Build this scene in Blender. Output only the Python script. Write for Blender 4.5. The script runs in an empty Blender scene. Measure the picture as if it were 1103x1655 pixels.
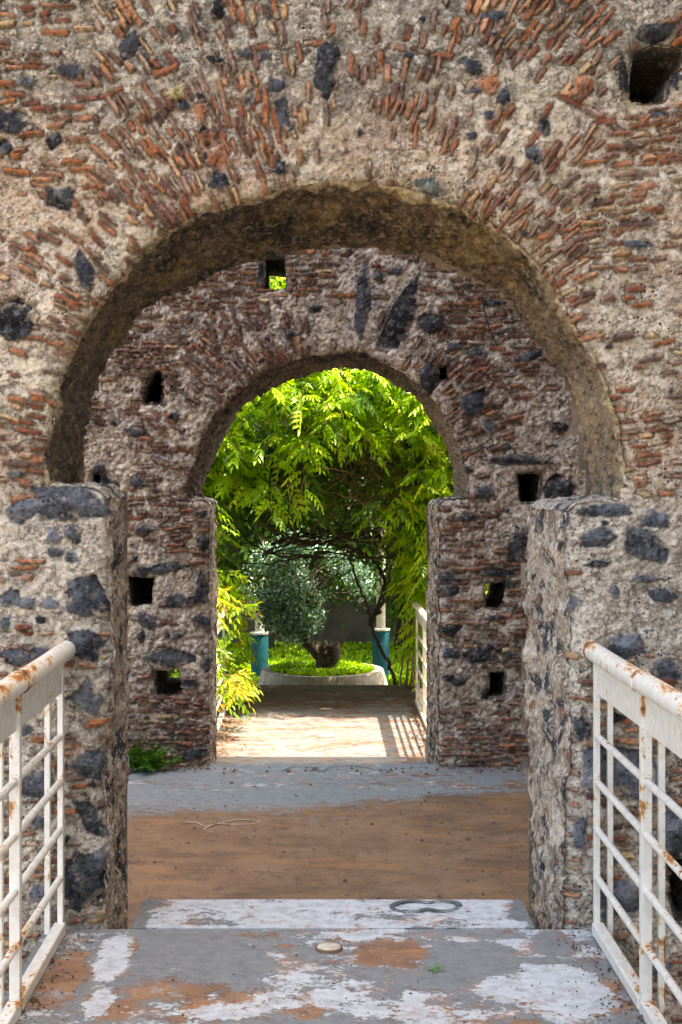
import bpy, math, random
import numpy as np
from mathutils import Vector
R = math.radians
random.seed(7)
rng = np.random.default_rng(11)
C = bpy.context.scene.collection
sc = bpy.context.scene

# ------------------------------------------------------------------ camera, sky, sun, exposure
CAMZ = 1.64; F = 2300.0; VX, VY = 515.0, 775.0
cd = bpy.data.cameras.new('camera'); cam = bpy.data.objects.new('camera', cd); C.objects.link(cam)
cam.location = (0, 0, CAMZ); cam.rotation_euler = (R(90), 0, 0)
cd.sensor_fit = 'VERTICAL'; cd.sensor_height = 36; cd.sensor_width = 24
cd.lens = F / 1655 * 36
cd.shift_x = (551.5 - VX) / 1655; cd.shift_y = (VY - 827.5) / 1655
cd.clip_start = 0.05; cd.clip_end = 2000
sc.camera = cam
SUN_EL, SUN_AZ = 69.0, -4.0      # azimuth measured from +X towards +Y
w = bpy.data.worlds.new('World'); sc.world = w; w.use_nodes = True
nt = w.node_tree; nt.nodes.clear()
sky = nt.nodes.new('ShaderNodeTexSky'); sky.sky_type = 'NISHITA'; sky.sun_disc = False
sky.sun_elevation = R(SUN_EL); sky.sun_rotation = R(90 - SUN_AZ)
sky.air_density = 1.0; sky.dust_density = 4.0; sky.ozone_density = 0.4
bg = nt.nodes.new('ShaderNodeBackground'); bg.inputs['Strength'].default_value = 0.15
wo = nt.nodes.new('ShaderNodeOutputWorld')
nt.links.new(sky.outputs[0], bg.inputs[0]); nt.links.new(bg.outputs[0], wo.inputs[0])
sd = bpy.data.lights.new('sun', 'SUN'); sun = bpy.data.objects.new('sun', sd); C.objects.link(sun)
sd.energy = 2.6; sd.angle = R(0.5); sd.color = (1.0, 0.95, 0.88)
ce = math.cos(R(SUN_EL))
sdir = Vector((ce * math.cos(R(SUN_AZ)), ce * math.sin(R(SUN_AZ)), math.sin(R(SUN_EL))))
sun.rotation_euler = sdir.to_track_quat('Z', 'Y').to_euler(); sun.location = (6, 5, 20)
sc.view_settings.view_transform = 'Standard'; sc.view_settings.look = 'None'
sc.view_settings.exposure = 2.68; sc.view_settings.gamma = 1.0
try:
    sc.view_settings.use_white_balance = True
    sc.view_settings.white_balance_temperature = 7600
    sc.view_settings.white_balance_tint = 12
except Exception: pass
sc.render.engine = 'CYCLES'
sc.cycles.max_bounces = 8; sc.cycles.diffuse_bounces = 4; sc.cycles.transparent_max_bounces = 8

# distances of the main planes
Y1, Y1B = 5.20, 5.98       # near wall
Y2, Y2B = 10.60, 11.58     # far wall
ZF, ZB = -0.50, -0.655     # floor between the walls, floor of the far bridge
ZG = -1.20                 # natural ground
def px(x, y, Y): return ((x - VX) / F * Y, CAMZ - (y - VY) / F * Y)      # reading of the survey: metres on the plane at depth Y
def pfl(x, y, z): Y = F * (CAMZ - z) / (y - VY); return ((x - VX) / F * Y, Y)

# ------------------------------------------------------------------ numpy noise
def h2(ix, iy, s):
    n = (ix.astype(np.int64) * 374761393 + iy.astype(np.int64) * 668265263 + s * 144269504) & 0xffffffff
    n = ((n ^ (n >> 13)) * 1274126177) & 0xffffffff
    n = n ^ (n >> 16)
    return n / 4294967295.0
def vn(x, y, s):
    fx, fy = np.floor(x), np.floor(y); tx, ty = x - fx, y - fy
    tx = tx * tx * (3 - 2 * tx); ty = ty * ty * (3 - 2 * ty)
    a = h2(fx, fy, s); b = h2(fx + 1, fy, s); c = h2(fx, fy + 1, s); d = h2(fx + 1, fy + 1, s)
    return (a * (1 - tx) + b * tx) * (1 - ty) + (c * (1 - tx) + d * tx) * ty
def fbm(x, y, scale, octv=4, s=0, rough=0.5):
    o = np.zeros(np.broadcast(x, y).shape); a = 1.0; t = 0.0
    for k in range(octv):
        q = 2 ** k / scale; ca, sa = math.cos(k * 0.9 + .4), math.sin(k * 0.9 + .4)
        o += a * (vn((x * ca - y * sa) * q + 17.3 * k, (x * sa + y * ca) * q - 9.1 * k, s + k * 31) * 2 - 1); t += a; a *= rough
    return o / t
def cellf(x, y, scale, s):
    x = x / scale; y = y / scale; fx, fy = np.floor(x), np.floor(y)
    best = np.full(x.shape, 9.0); bid = np.zeros(x.shape)
    for i in (-1, 0, 1):
        for j in (-1, 0, 1):
            cx, cy = fx + i, fy + j
            d = np.hypot(cx + h2(cx, cy, s) - x, cy + h2(cx, cy, s + 5) - y)
            m = d < best; best = np.where(m, d, best); bid = np.where(m, h2(cx, cy, s + 9), bid)
    return best, bid
def sst(a, b, x): t = np.clip((x - a) / (b - a), 0, 1); return t * t * (3 - 2 * t)
def mix(a, b, t): return a + (b - a) * t
def mixc(A, B, t): return A + (np.asarray(B) - A) * t[..., None]

# ------------------------------------------------------------------ objects and tags
def tag(o, label=None, cat=None, group=None, kind=None):
    if label: o['label'] = label
    if cat: o['category'] = cat
    if group: o['group'] = group
    if kind: o['kind'] = kind
    return o
def thing(name, loc, label, cat, group=None):
    o = bpy.data.objects.new(name, None); o.empty_display_size = .2; C.objects.link(o); o.location = loc
    return tag(o, label, cat, group)
def rootloc(p):
    v = np.zeros(3)
    while p is not None: v += np.array(p.location); p = p.parent
    return v
def mesh_np(name, V, faces, mats, parent=None, attrs=None, smooth=True, fmat=None):
    """V (n,3) world; faces: list of int arrays (m,k)"""
    V = np.asarray(V, dtype=np.float64)
    if parent is not None: V = V - rootloc(parent)
    me = bpy.data.meshes.new(name)
    tot = sum(f.size for f in faces); nf = sum(len(f) for f in faces)
    me.vertices.add(len(V)); me.vertices.foreach_set('co', V.astype(np.float32).ravel())
    me.loops.add(tot); me.polygons.add(nf)
    me.loops.foreach_set('vertex_index', np.concatenate([f.ravel() for f in faces]).astype(np.int32))
    st = np.concatenate([np.full(len(f), f.shape[1]) for f in faces]); ls = np.concatenate([[0], np.cumsum(st)[:-1]])
    me.polygons.foreach_set('loop_start', ls.astype(np.int32))
    if fmat is not None: me.polygons.foreach_set('material_index', np.asarray(fmat, dtype=np.int32))
    me.polygons.foreach_set('use_smooth', np.full(nf, smooth))
    if attrs:
        for k, a in attrs.items():
            if a.ndim == 2:
                at = me.attributes.new(k, 'FLOAT_COLOR', 'POINT')
                at.data.foreach_set('color', np.hstack([a, np.ones((len(a), 1))]).astype(np.float32).ravel())
            else:
                at = me.attributes.new(k, 'FLOAT', 'POINT'); at.data.foreach_set('value', a.astype(np.float32))
    me.update(calc_edges=True)
    o = bpy.data.objects.new(name, me); C.objects.link(o)
    for m in (mats if isinstance(mats, (list, tuple)) else [mats]): me.materials.append(m)
    if parent is not None: o.parent = parent
    return o
def grid_obj(name, P, mat, parent=None, attrs=None, keep=None, flip=False, smooth=True):
    n, m = P.shape[:2]
    idx = np.arange(n * m).reshape(n, m)
    q = np.stack([idx[:-1, :-1], idx[:-1, 1:], idx[1:, 1:], idx[1:, :-1]], -1)
    if keep is not None:
        k = keep[:-1, :-1] & keep[:-1, 1:] & keep[1:, 1:] & keep[1:, :-1]; q = q[k]
    q = q.reshape(-1, 4)
    if flip: q = q[:, ::-1]
    V = P.reshape(-1, 3); A = {k: a.reshape(-1, *a.shape[2:]) for k, a in (attrs or {}).items()}
    if keep is not None:
        u, inv = np.unique(q, return_inverse=True); q = inv.reshape(-1, 4); V = V[u]; A = {k: a[u] for k, a in A.items()}
    return mesh_np(name, V, [q], mat, parent, A, smooth)
class MB:
    """collects boxes / tubes / prisms, then builds ONE mesh"""
    def __init__(s): s.V = []; s.F = {}; s.n = 0
    def add(s, V, fs):
        V = np.asarray(V, float)
        for f in fs: s.F.setdefault(len(f), []).append([i + s.n for i in f])
        s.V.append(V); s.n += len(V)
    def box(s, x0, x1, y0, y1, z0, z1, b=0.0):
        if b <= 0:
            V = [(x, y, z) for z in (z0, z1) for y in (y0, y1) for x in (x0, x1)]
            s.add(V, [(0, 2, 3, 1), (4, 5, 7, 6), (0, 1, 5, 4), (2, 6, 7, 3), (0, 4, 6, 2), (1, 3, 7, 5)]); return
        V = []; D = {}
        xs, ys, zs = (x0, x1), (y0, y1), (z0, z1); sg = (1, -1)
        for i in (0, 1):
            for j in (0, 1):
                for k in (0, 1):
                    for a in range(3):
                        p = [xs[i], ys[j], zs[k]]
                        for c, ii in ((0, i), (1, j), (2, k)):
                            if c != a: p[c] += b * sg[ii]
                        D[(i, j, k, a)] = len(V); V.append(p)
        fs = []
        for a in range(3):
            u, v = [(1, 2), (2, 0), (0, 1)][a]
            for e in (0, 1):
                q = []
                for (p, r) in ((0, 0), (1, 0), (1, 1), (0, 1)):
                    t = [0, 0, 0]; t[a] = e; t[u] = p; t[v] = r; q.append(D[(t[0], t[1], t[2], a)])
                fs.append(q if e else q[::-1])
        for a in range(3):
            u, v = [(1, 2), (2, 0), (0, 1)][a]
            for p in (0, 1):
                for r in (0, 1):
                    t0 = [0, 0, 0]; t1 = [0, 0, 0]; t1[a] = 1; t0[u] = t1[u] = p; t0[v] = t1[v] = r
                    q = [D[(*t0, u)], D[(*t1, u)], D[(*t1, v)], D[(*t0, v)]]
                    fs.append(q[::-1] if (p == r) else q)
        for i in (0, 1):
            for j in (0, 1):
                for k in (0, 1):
                    q = [D[(i, j, k, 0)], D[(i, j, k, 1)], D[(i, j, k, 2)]]
                    fs.append(q if (i + j + k) % 2 else q[::-1])
        s.add(V, fs)
    def tube(s, pts, rad, n=8, cap=True):
        P = np.asarray(pts, float); m = len(P)
        rad = np.full(m, rad) if np.isscalar(rad) else np.asarray(rad, float)
        T = np.gradient(P, axis=0); T /= np.linalg.norm(T, axis=1)[:, None] + 1e-12
        up = np.array([0, 0, 1.0]) if abs(T[0][2]) < .9 else np.array([1.0, 0, 0])
        V = []; N = np.cross(T[0], up); N /= np.linalg.norm(N)
        for i in range(m):
            N = N - T[i] * N.dot(T[i]); N /= np.linalg.norm(N) + 1e-12; B = np.cross(T[i], N)
            a = np.arange(n) * 2 * math.pi / n
            V.append(P[i] + rad[i] * (np.cos(a)[:, None] * N + np.sin(a)[:, None] * B))
        V = np.concatenate(V); fs = []
        for i in range(m - 1):
            for k in range(n):
                fs.append((i * n + k, i * n + (k + 1) % n, (i + 1) * n + (k + 1) % n, (i + 1) * n + k))
        s.add(V, fs)
        if cap:
            s.add(V[:n], [tuple(range(n))[::-1]]); s.add(V[-n:], [tuple(range(n))])
    def lathe(s, prof, cx, cy, n=32):
        V = []; fs = []
        for (r, z) in prof:
            for k in range(n):
                a = 2 * math.pi * k / n; V.append((cx + r * math.cos(a), cy + r * math.sin(a), z))
        for i in range(len(prof) - 1):
            for k in range(n):
                fs.append((i * n + k, i * n + (k + 1) % n, (i + 1) * n + (k + 1) % n, (i + 1) * n + k))
        s.add(V, fs)
    def ribbon(s, pts, wd, z0, z1):
        P = np.asarray(pts, float); T = np.gradient(P, axis=0); T /= np.linalg.norm(T, axis=1)[:, None] + 1e-9
        N = np.stack([-T[:, 1], T[:, 0]], 1); wd = np.asarray(wd)[:, None] if not np.isscalar(wd) else wd
        a = P + N * wd / 2; b = P - N * wd / 2; m = len(P)
        V = np.concatenate([np.c_[a, np.full(m, z1)], np.c_[b, np.full(m, z1)]])
        s.add(V, [(i, i + 1, m + i + 1, m + i)[::-1] for i in range(m - 1)])
    def build(s, name, mat, parent=None, smooth=False):
        return mesh_np(name, np.concatenate(s.V), [np.array(v) for v in s.F.values()], mat, parent, smooth=smooth)
def bez(pts, n=24, jit=0.0, seed=0):
    """Catmull-Rom through pts"""
    P = np.asarray(pts, float); P = np.vstack([2 * P[0] - P[1], P, 2 * P[-1] - P[-2]])
    o = []; seg = len(P) - 3; per = max(2, n // seg)
    for i in range(seg):
        for t in np.linspace(0, 1, per, endpoint=False):
            a, b, c, d = P[i:i + 4]
            o.append(.5 * ((2 * b) + (c - a) * t + (2 * a - 5 * b + 4 * c - d) * t * t + (3 * b - a - 3 * c + d) * t ** 3))
    o.append(P[-2]); o = np.array(o)
    if jit:
        r = np.random.default_rng(seed); j = r.normal(0, jit, o.shape); j[0] = 0; j[-1] = 0; o = o + j
    return o

# ------------------------------------------------------------------ materials
class Mt:
    def __init__(s, name):
        s.m = bpy.data.materials.new(name); s.m.use_nodes = True; s.t = s.m.node_tree
        s.b = s.t.nodes['Principled BSDF']; s.out = s.t.nodes['Material Output']
        s.tc = s.n('ShaderNodeTexCoord')
    def n(s, k, **kw):
        o = s.t.nodes.new(k)
        for a, v in kw.items(): setattr(o, a, v)
        return o
    def L(s, a, b): s.t.links.new(a, b)
    def setv(s, sock, v):
        if hasattr(v, 'is_linked') or isinstance(v, bpy.types.NodeSocket): s.L(v, sock)
        else: sock.default_value = v
    def noise(s, scale, det=4, rough=.5, vec=None, dist=0):
        o = s.n('ShaderNodeTexNoise'); o.inputs['Scale'].default_value = scale; o.inputs['Detail'].default_value = det
        o.inputs['Roughness'].default_value = rough; o.inputs['Distortion'].default_value = dist
        s.L(vec or s.tc.outputs['Object'], o.inputs['Vector']); return o.outputs['Fac']
    def voro(s, scale, out='Distance', vec=None, feat='F1'):
        o = s.n('ShaderNodeTexVoronoi'); o.feature = feat; o.inputs['Scale'].default_value = scale
        s.L(vec or s.tc.outputs['Object'], o.inputs['Vector']); return o.outputs[out]
    def mapv(s, sc=(1, 1, 1), rot=(0, 0, 0)):
        o = s.n('ShaderNodeMapping'); o.inputs['Scale'].default_value = sc; o.inputs['Rotation'].default_value = rot
        s.L(s.tc.outputs['Object'], o.inputs['Vector']); return o.outputs[0]
    def rng(s, v, a, b, c=0., d=1., smooth=True):
        o = s.n('ShaderNodeMapRange'); o.interpolation_type = 'SMOOTHSTEP' if smooth else 'LINEAR'
        for k, x in zip((0, 1, 2, 3, 4), (v, a, b, c, d)): s.setv(o.inputs[k], x)
        return o.outputs[0]
    def math(s, op, a, b=0.):
        o = s.n('ShaderNodeMath', operation=op); s.setv(o.inputs[0], a); s.setv(o.inputs[1], b); return o.outputs[0]
    def mix(s, f, a, b, mode='MIX'):
        o = s.n('ShaderNodeMix', data_type='RGBA', blend_type=mode)
        s.setv(o.inputs[0], f)
        for q, v in ((6, a), (7, b)):
            if isinstance(v, (tuple, list)): o.inputs[q].default_value = (*v[:3], 1)
            else: s.L(v, o.inputs[q])
        return o.outputs[2]
    def attr(s, name, out='Color'):
        o = s.n('ShaderNodeAttribute'); o.attribute_name = name; return o.outputs[out]
    def gray(s, v):
        o = s.n('ShaderNodeCombineColor')
        for i in range(3): s.L(v, o.inputs[i])
        return o.outputs[0]
    def bump(s, h, dist=.01, st=1., prev=None):
        o = s.n('ShaderNodeBump'); o.inputs['Distance'].default_value = dist; o.inputs['Strength'].default_value = st
        s.L(h, o.inputs['Height'])
        if prev is not None: s.L(prev, o.inputs['Normal'])
        return o.outputs[0]
    def fin(s, col, rough=.8, nrm=None, spec=.5, metal=0.):
        s.setv(s.b.inputs['Base Color'], (*col, 1) if isinstance(col, tuple) else col)
        s.setv(s.b.inputs['Roughness'], rough); s.b.inputs['Specular IOR Level'].default_value = spec
        s.setv(s.b.inputs['Metallic'], metal)
        if nrm is not None: s.L(nrm, s.b.inputs['Normal'])
        return s.m

def mat_masonry(name, grain=1.0, gs=1.0):
    M = Mt(name); col = M.attr('col'); mort = M.attr('mort', 'Fac')
    n1 = M.noise(260 * gs, 3, .6); n2 = M.noise(60 * gs, 4, .6)
    c = M.mix(1.0, col, M.gray(M.rng(n1, .25, .75, .72, 1.28, False)), 'MULTIPLY')
    c = M.mix(1.0, c, M.gray(M.rng(n2, .25, .75, .78, 1.2, False)), 'MULTIPLY')
    # lava grains and pale pebbles in the lime mortar
    v = M.n('ShaderNodeTexVoronoi'); v.inputs['Scale'].default_value = 75 * gs; v.inputs['Randomness'].default_value = 1
    M.L(M.tc.outputs['Object'], v.inputs['Vector'])
    sep = M.n('ShaderNodeSeparateColor'); M.L(v.outputs['Color'], sep.inputs[0])
    big = M.rng(M.math('ADD', v.outputs['Distance'], M.math('ADD', M.math('MULTIPLY', M.math('SUBTRACT', n1, .5), .7), M.math('MULTIPLY', M.math('SUBTRACT', M.noise(16 * gs, 4, .6), .5), 1.1))), .22, .36, 1, 0)
    clump = M.rng(M.noise(4 * gs, 4), .44, .58)
    dk = M.math('MULTIPLY', M.math('MULTIPLY', big, M.rng(sep.outputs[0], .56, .60)), M.math('MULTIPLY', mort, M.math('MULTIPLY', clump, grain)))
    c = M.mix(dk, c, (.035, .03, .032))
    lt = M.math('MULTIPLY', M.math('MULTIPLY', big, M.rng(sep.outputs[1], .80, .84)), M.math('MULTIPLY', mort, .5))
    c = M.mix(lt, c, (.62, .55, .44))
    v2 = M.n('ShaderNodeTexVoronoi'); v2.inputs['Scale'].default_value = 190 * gs
    M.L(M.tc.outputs['Object'], v2.inputs['Vector'])
    s2 = M.n('ShaderNodeSeparateColor'); M.L(v2.outputs['Color'], s2.inputs[0])
    d2 = M.math('MULTIPLY', M.math('MULTIPLY', M.rng(v2.outputs['Distance'], .25, .4, 1, 0), M.rng(s2.outputs[0], .62, .66)), mort)
    c = M.mix(M.math('MULTIPLY', M.math('MULTIPLY', d2, M.rng(M.noise(5 * gs, 4), .4, .62)), .8 * grain), c, (.06, .045, .04))
    n4 = M.noise(34 * gs, 9, .78); c = M.mix(M.math('MULTIPLY', M.rng(n4, .52, .57), M.math('MULTIPLY', mort, .72)), c, (.13, .10, .085))
    n5 = M.noise(27 * gs, 9, .78, M.mapv((1, 1, 1), (.4, .9, .2))); c = M.mix(M.math('MULTIPLY', M.rng(n5, .53, .58), M.math('MULTIPLY', mort, .75)), c, (.80, .72, .60))
    n6 = M.noise(30 * gs, 8, .75, M.mapv((1, 1, 1), (1.1, .3, .6))); c = M.mix(M.rng(n6, .57, .64, 0, .45), c, (.42, .36, .31))
    b = M.bump(M.noise(70 * gs, 6, .7), .016, .85)
    b = M.bump(n1, .004, .8, b)
    b = M.bump(M.math('SUBTRACT', 1., dk), .004, .6, b)
    return M.fin(c, .92, b, .25)
M_near = mat_masonry('masonry_warm', 1.0, 1.0)
M_far = mat_masonry('masonry_grey', .8, .62)

def mat_paint(name, base, grey, white, base2=None, ns=1.0, gloss=.55, gb=1.0, soft=.015):
    """worn floor paint: attribute wh / gr say where a coat is still left, the fine noise frays its edge"""
    M = Mt(name); wh = M.attr('wh', 'Fac'); gr = M.attr('gr', 'Fac')
    st = M.mapv((.85, 1.15, 1))
    e = M.noise(13 * ns, 9, .72, st); e2 = M.noise(60 * ns, 6, .7)
    ed = M.math('ADD', M.math('MULTIPLY', M.math('SUBTRACT', e, .5), 2.0), M.math('MULTIPLY', M.math('SUBTRACT', e2, .5), 1.1))
    g = M.rng(M.math('ADD', gr, ed), -soft, soft); wv = M.math('MULTIPLY', M.rng(M.math('ADD', wh, M.math('MULTIPLY', ed, 1.1)), -.02, .03), M.rng(M.noise(18, 6, .7), .34, .6, .55, 1))
    fine = M.noise(300, 3, .6); big = M.noise(3.2, 5, .6); mid = M.noise(28, 5, .65)
    cb = M.mix(M.rng(big, .3, .7), base, base2 or tuple(x * .62 for x in base))
    cb = M.mix(M.rng(mid, .5, .75), cb, tuple(min(1, x * 1.5) for x in base)); cb = M.mix(M.rng(M.noise(11, 7, .72), .52, .66), cb, tuple(x * .5 for x in base)); cb = M.mix(M.rng(M.noise(2.6, 8, .72, M.mapv((.5, 1.3, 1))), .50, .60, 0, .55), cb, tuple(x * .45 for x in base)); cb = M.mix(M.rng(M.noise(3.4, 8, .72, M.mapv((.6, 1.5, 1))), .55, .62, 0, .6), cb, (base[0] * 1.35, base[1] * 1.1, base[2] * .7)); cb = M.mix(M.rng(M.noise(5, 6, .7), .56, .66, 0, gb), cb, tuple(min(1, x * 1.45) for x in grey))
    cg = M.mix(M.rng(M.noise(14, 5, .7), .35, .75), grey, tuple(x * .72 for x in grey))
    cw = M.mix(M.rng(M.noise(20, 6, .7), .5, .8), white, tuple(x * .8 for x in white))
    # rust bleeding at the rim of the paint
    rim = M.rng(M.math('ABSOLUTE', M.math('ADD', wh, M.math('MULTIPLY', ed, 1.1))), 0, .16, .75, 0)
    c = M.mix(g, cb, cg); c = M.mix(wv, c, cw)
    rm = M.math('MULTIPLY', rim, M.rng(M.noise(6, 4), .5, .62))
    c = M.mix(rm, c, (.42, .2, .08))
    c = M.mix(1.0, c, M.gray(M.rng(fine, .3, .7, .86, 1.12, False)), 'MULTIPLY')
    dirt = M.rng(M.noise(120, 2, .5), .70, .74)
    c = M.mix(M.math('MULTIPLY', dirt, .7), c, (.05, .035, .025))
    h = M.math('ADD', M.math('MULTIPLY', g, .3), M.math('MULTIPLY', wv, .4))
    b = M.bump(h, .003, .8); b = M.bump(mid, .004, .35, b); b = M.bump(fine, .0012, .5, b)
    return M.fin(c, M.rng(mid, .3, .7, gloss, .85), b, .4)

def mat_rail(name, amt=0.0):
    M = Mt(name)
    st = M.mapv((1, .35, 1)); a = M.noise(7, 8, .68, st, .4); v = M.noise(26, 6, .7)
    geo = M.n('ShaderNodeNewGeometry'); sp = M.n('ShaderNodeSeparateXYZ'); M.L(geo.outputs['Normal'], sp.inputs[0])
    topm = M.rng(sp.outputs[2], .2, .9, 0, .075)
    so = M.n('ShaderNodeSeparateXYZ'); M.L(M.tc.outputs['Object'], so.inputs[0])
    jd = M.math('PINGPONG', so.outputs[1], .385); jt = M.math('MULTIPLY', M.rng(jd, 0, .05, 1, 0), M.rng(M.noise(22, 3), .35, .6, .0, .11))
    dr = M.math('MULTIPLY', M.rng(M.noise(16, 3, .5, M.mapv((3, 3, .12))), .56, .66), .085)
    f = M.math('ADD', M.math('ADD', M.math('ADD', a, topm), M.math('ADD', jt, dr)), amt)
    c = M.mix(M.rng(M.noise(30, 5), .3, .75), (.78, .77, .70), (.66, .63, .55))
    c = M.mix(M.rng(f, .57, .66), c, (.62, .43, .22))
    c = M.mix(M.rng(f, .625, .665), c, (.42, .16, .035))
    c = M.mix(M.rng(f, .70, .74), c, (.10, .05, .03))
    c = M.mix(M.rng(v, .66, .70), c, (.50, .24, .07))
    chips = M.rng(M.noise(90, 3, .6), .70, .72); c = M.mix(chips, c, (.12, .06, .035))
    h = M.math('ADD', M.noise(140, 4), M.math('MULTIPLY', M.rng(f, .6, .68), -.6))
    b = M.bump(h, .002, .3)
    return M.fin(c, M.rng(f, .56, .66, .38, .8), b, .5)

def simple(name, col, col2=None, sc_=20, rough=.8, bd=.004, spec=.4, det=5):
    M = Mt(name); n = M.noise(sc_, det, .6)
    c = M.mix(M.rng(n, .3, .7), col, col2 or tuple(x * .7 for x in col))
    return M.fin(c, rough, M.bump(M.noise(sc_ * 4, 4), bd, .6), spec)

def mat_leaf(name, trans=.45, rough=.42, tint=(1, 1, 1)):
    M = Mt(name); col = M.attr('col')
    col = M.mix(1.0, col, M.gray(M.rng(M.noise(30, 2), .3, .7, .8, 1.2, False)), 'MULTIPLY')
    M.fin(col, rough, None, .4)
    tr = M.n('ShaderNodeBsdfTranslucent'); tc = M.mix(1.0, col, (1.25 * tint[0], 1.15 * tint[1], .5 * tint[2]), 'MULTIPLY'); M.L(tc, tr.inputs[0])
    mx = M.n('ShaderNodeMixShader'); mx.inputs[0].default_value = trans
    M.L(M.b.outputs[0], mx.inputs[1]); M.L(tr.outputs[0], mx.inputs[2]); M.L(mx.outputs[0], M.out.inputs[0])
    return M.m
M_leaf = mat_leaf('wisteria_leaf'); M_olive = mat_leaf('silver_leaf', .2, .35)
M_bark = simple('bark', (.09, .065, .045), (.03, .022, .017), 35, .9, .01)
M_vine = simple('vine_bark', (.05, .038, .03), (.02, .016, .012), 35, .9, .006)
M_twig = simple('dry_twig', (.32, .2, .11), (.16, .1, .06), 35, .85, .003)

# ------------------------------------------------------------------ outline helpers
def resamp(P, n):
    P = np.asarray(P, float); d = np.r_[0, np.cumsum(np.linalg.norm(np.diff(P, axis=0), axis=1))]
    t = np.linspace(0, d[-1], n); return np.c_[np.interp(t, d, P[:, 0]), np.interp(t, d, P[:, 1])]
def smoothline(P, n):
    q = bez([(a, b, 0) for a, b in P], n * 2)[:, :2]; return resamp(q, n)
def rough_line(P, seed, amp=.012):
    P = P.copy(); s = np.r_[0, np.cumsum(np.linalg.norm(np.diff(P, axis=0), axis=1))]
    nx = fbm(s, s * 0 + seed, .22, 6, seed, .72); nz = fbm(s, s * 0 + seed + 3, .22, 6, seed + 50, .72)
    e = np.minimum(1, np.minimum(np.arange(len(P)), np.arange(len(P))[::-1]) / 6.)
    P[:, 0] += nx * amp * 2 * e; P[:, 1] += nz * amp * 2 * e; return P
def sdf_poly(X, Z, P):
    """signed distance, positive outside"""
    A = np.asarray(P); B = np.roll(A, -1, axis=0)
    d = np.full(X.shape, 1e9); ins = np.zeros(X.shape, bool)
    for (ax, az), (bx, bz) in zip(A, B):
        ex, ez = bx - ax, bz - az; L = ex * ex + ez * ez + 1e-12
        t = np.clip(((X - ax) * ex + (Z - az) * ez) / L, 0, 1)
        d = np.minimum(d, (X - ax - t * ex) ** 2 + (Z - az - t * ez) ** 2)
        c = ((az > Z) != (bz > Z)) & (X < (bx - ax) * (Z - az) / ((bz - az) if abs(bz - az) > 1e-12 else 1e-12) + ax)
        ins ^= c
    d = np.sqrt(d); return np.where(ins, -d, d)
def sdf_grid(xs, zs, P, st=4):
    ix = np.unique(np.r_[np.arange(0, len(xs), st), len(xs) - 1]); iz = np.unique(np.r_[np.arange(0, len(zs), st), len(zs) - 1])
    Xc, Zc = np.meshgrid(xs[ix], zs[iz]); D = sdf_poly(Xc, Zc, P)
    D = np.array([np.interp(xs, xs[ix], r) for r in D])
    return np.array([np.interp(zs, zs[iz], c) for c in D.T]).T
def axis(lo, f0, f1, hi, fine, coarse, mid=1.0):
    m0, m1 = max(lo, f0 - mid), min(hi, f1 + mid)                       # finer band in view, medium beside it, coarse far out
    parts = [np.arange(lo, m0, coarse), np.arange(m0, f0, fine * 2.2), np.arange(f0, f1, fine), np.arange(f1, m1, fine * 2.2), np.arange(m1, hi, coarse), np.array([hi])]
    o = np.unique(np.concatenate(parts)); return o[np.r_[True, np.diff(o) > 1e-4]]

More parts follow.
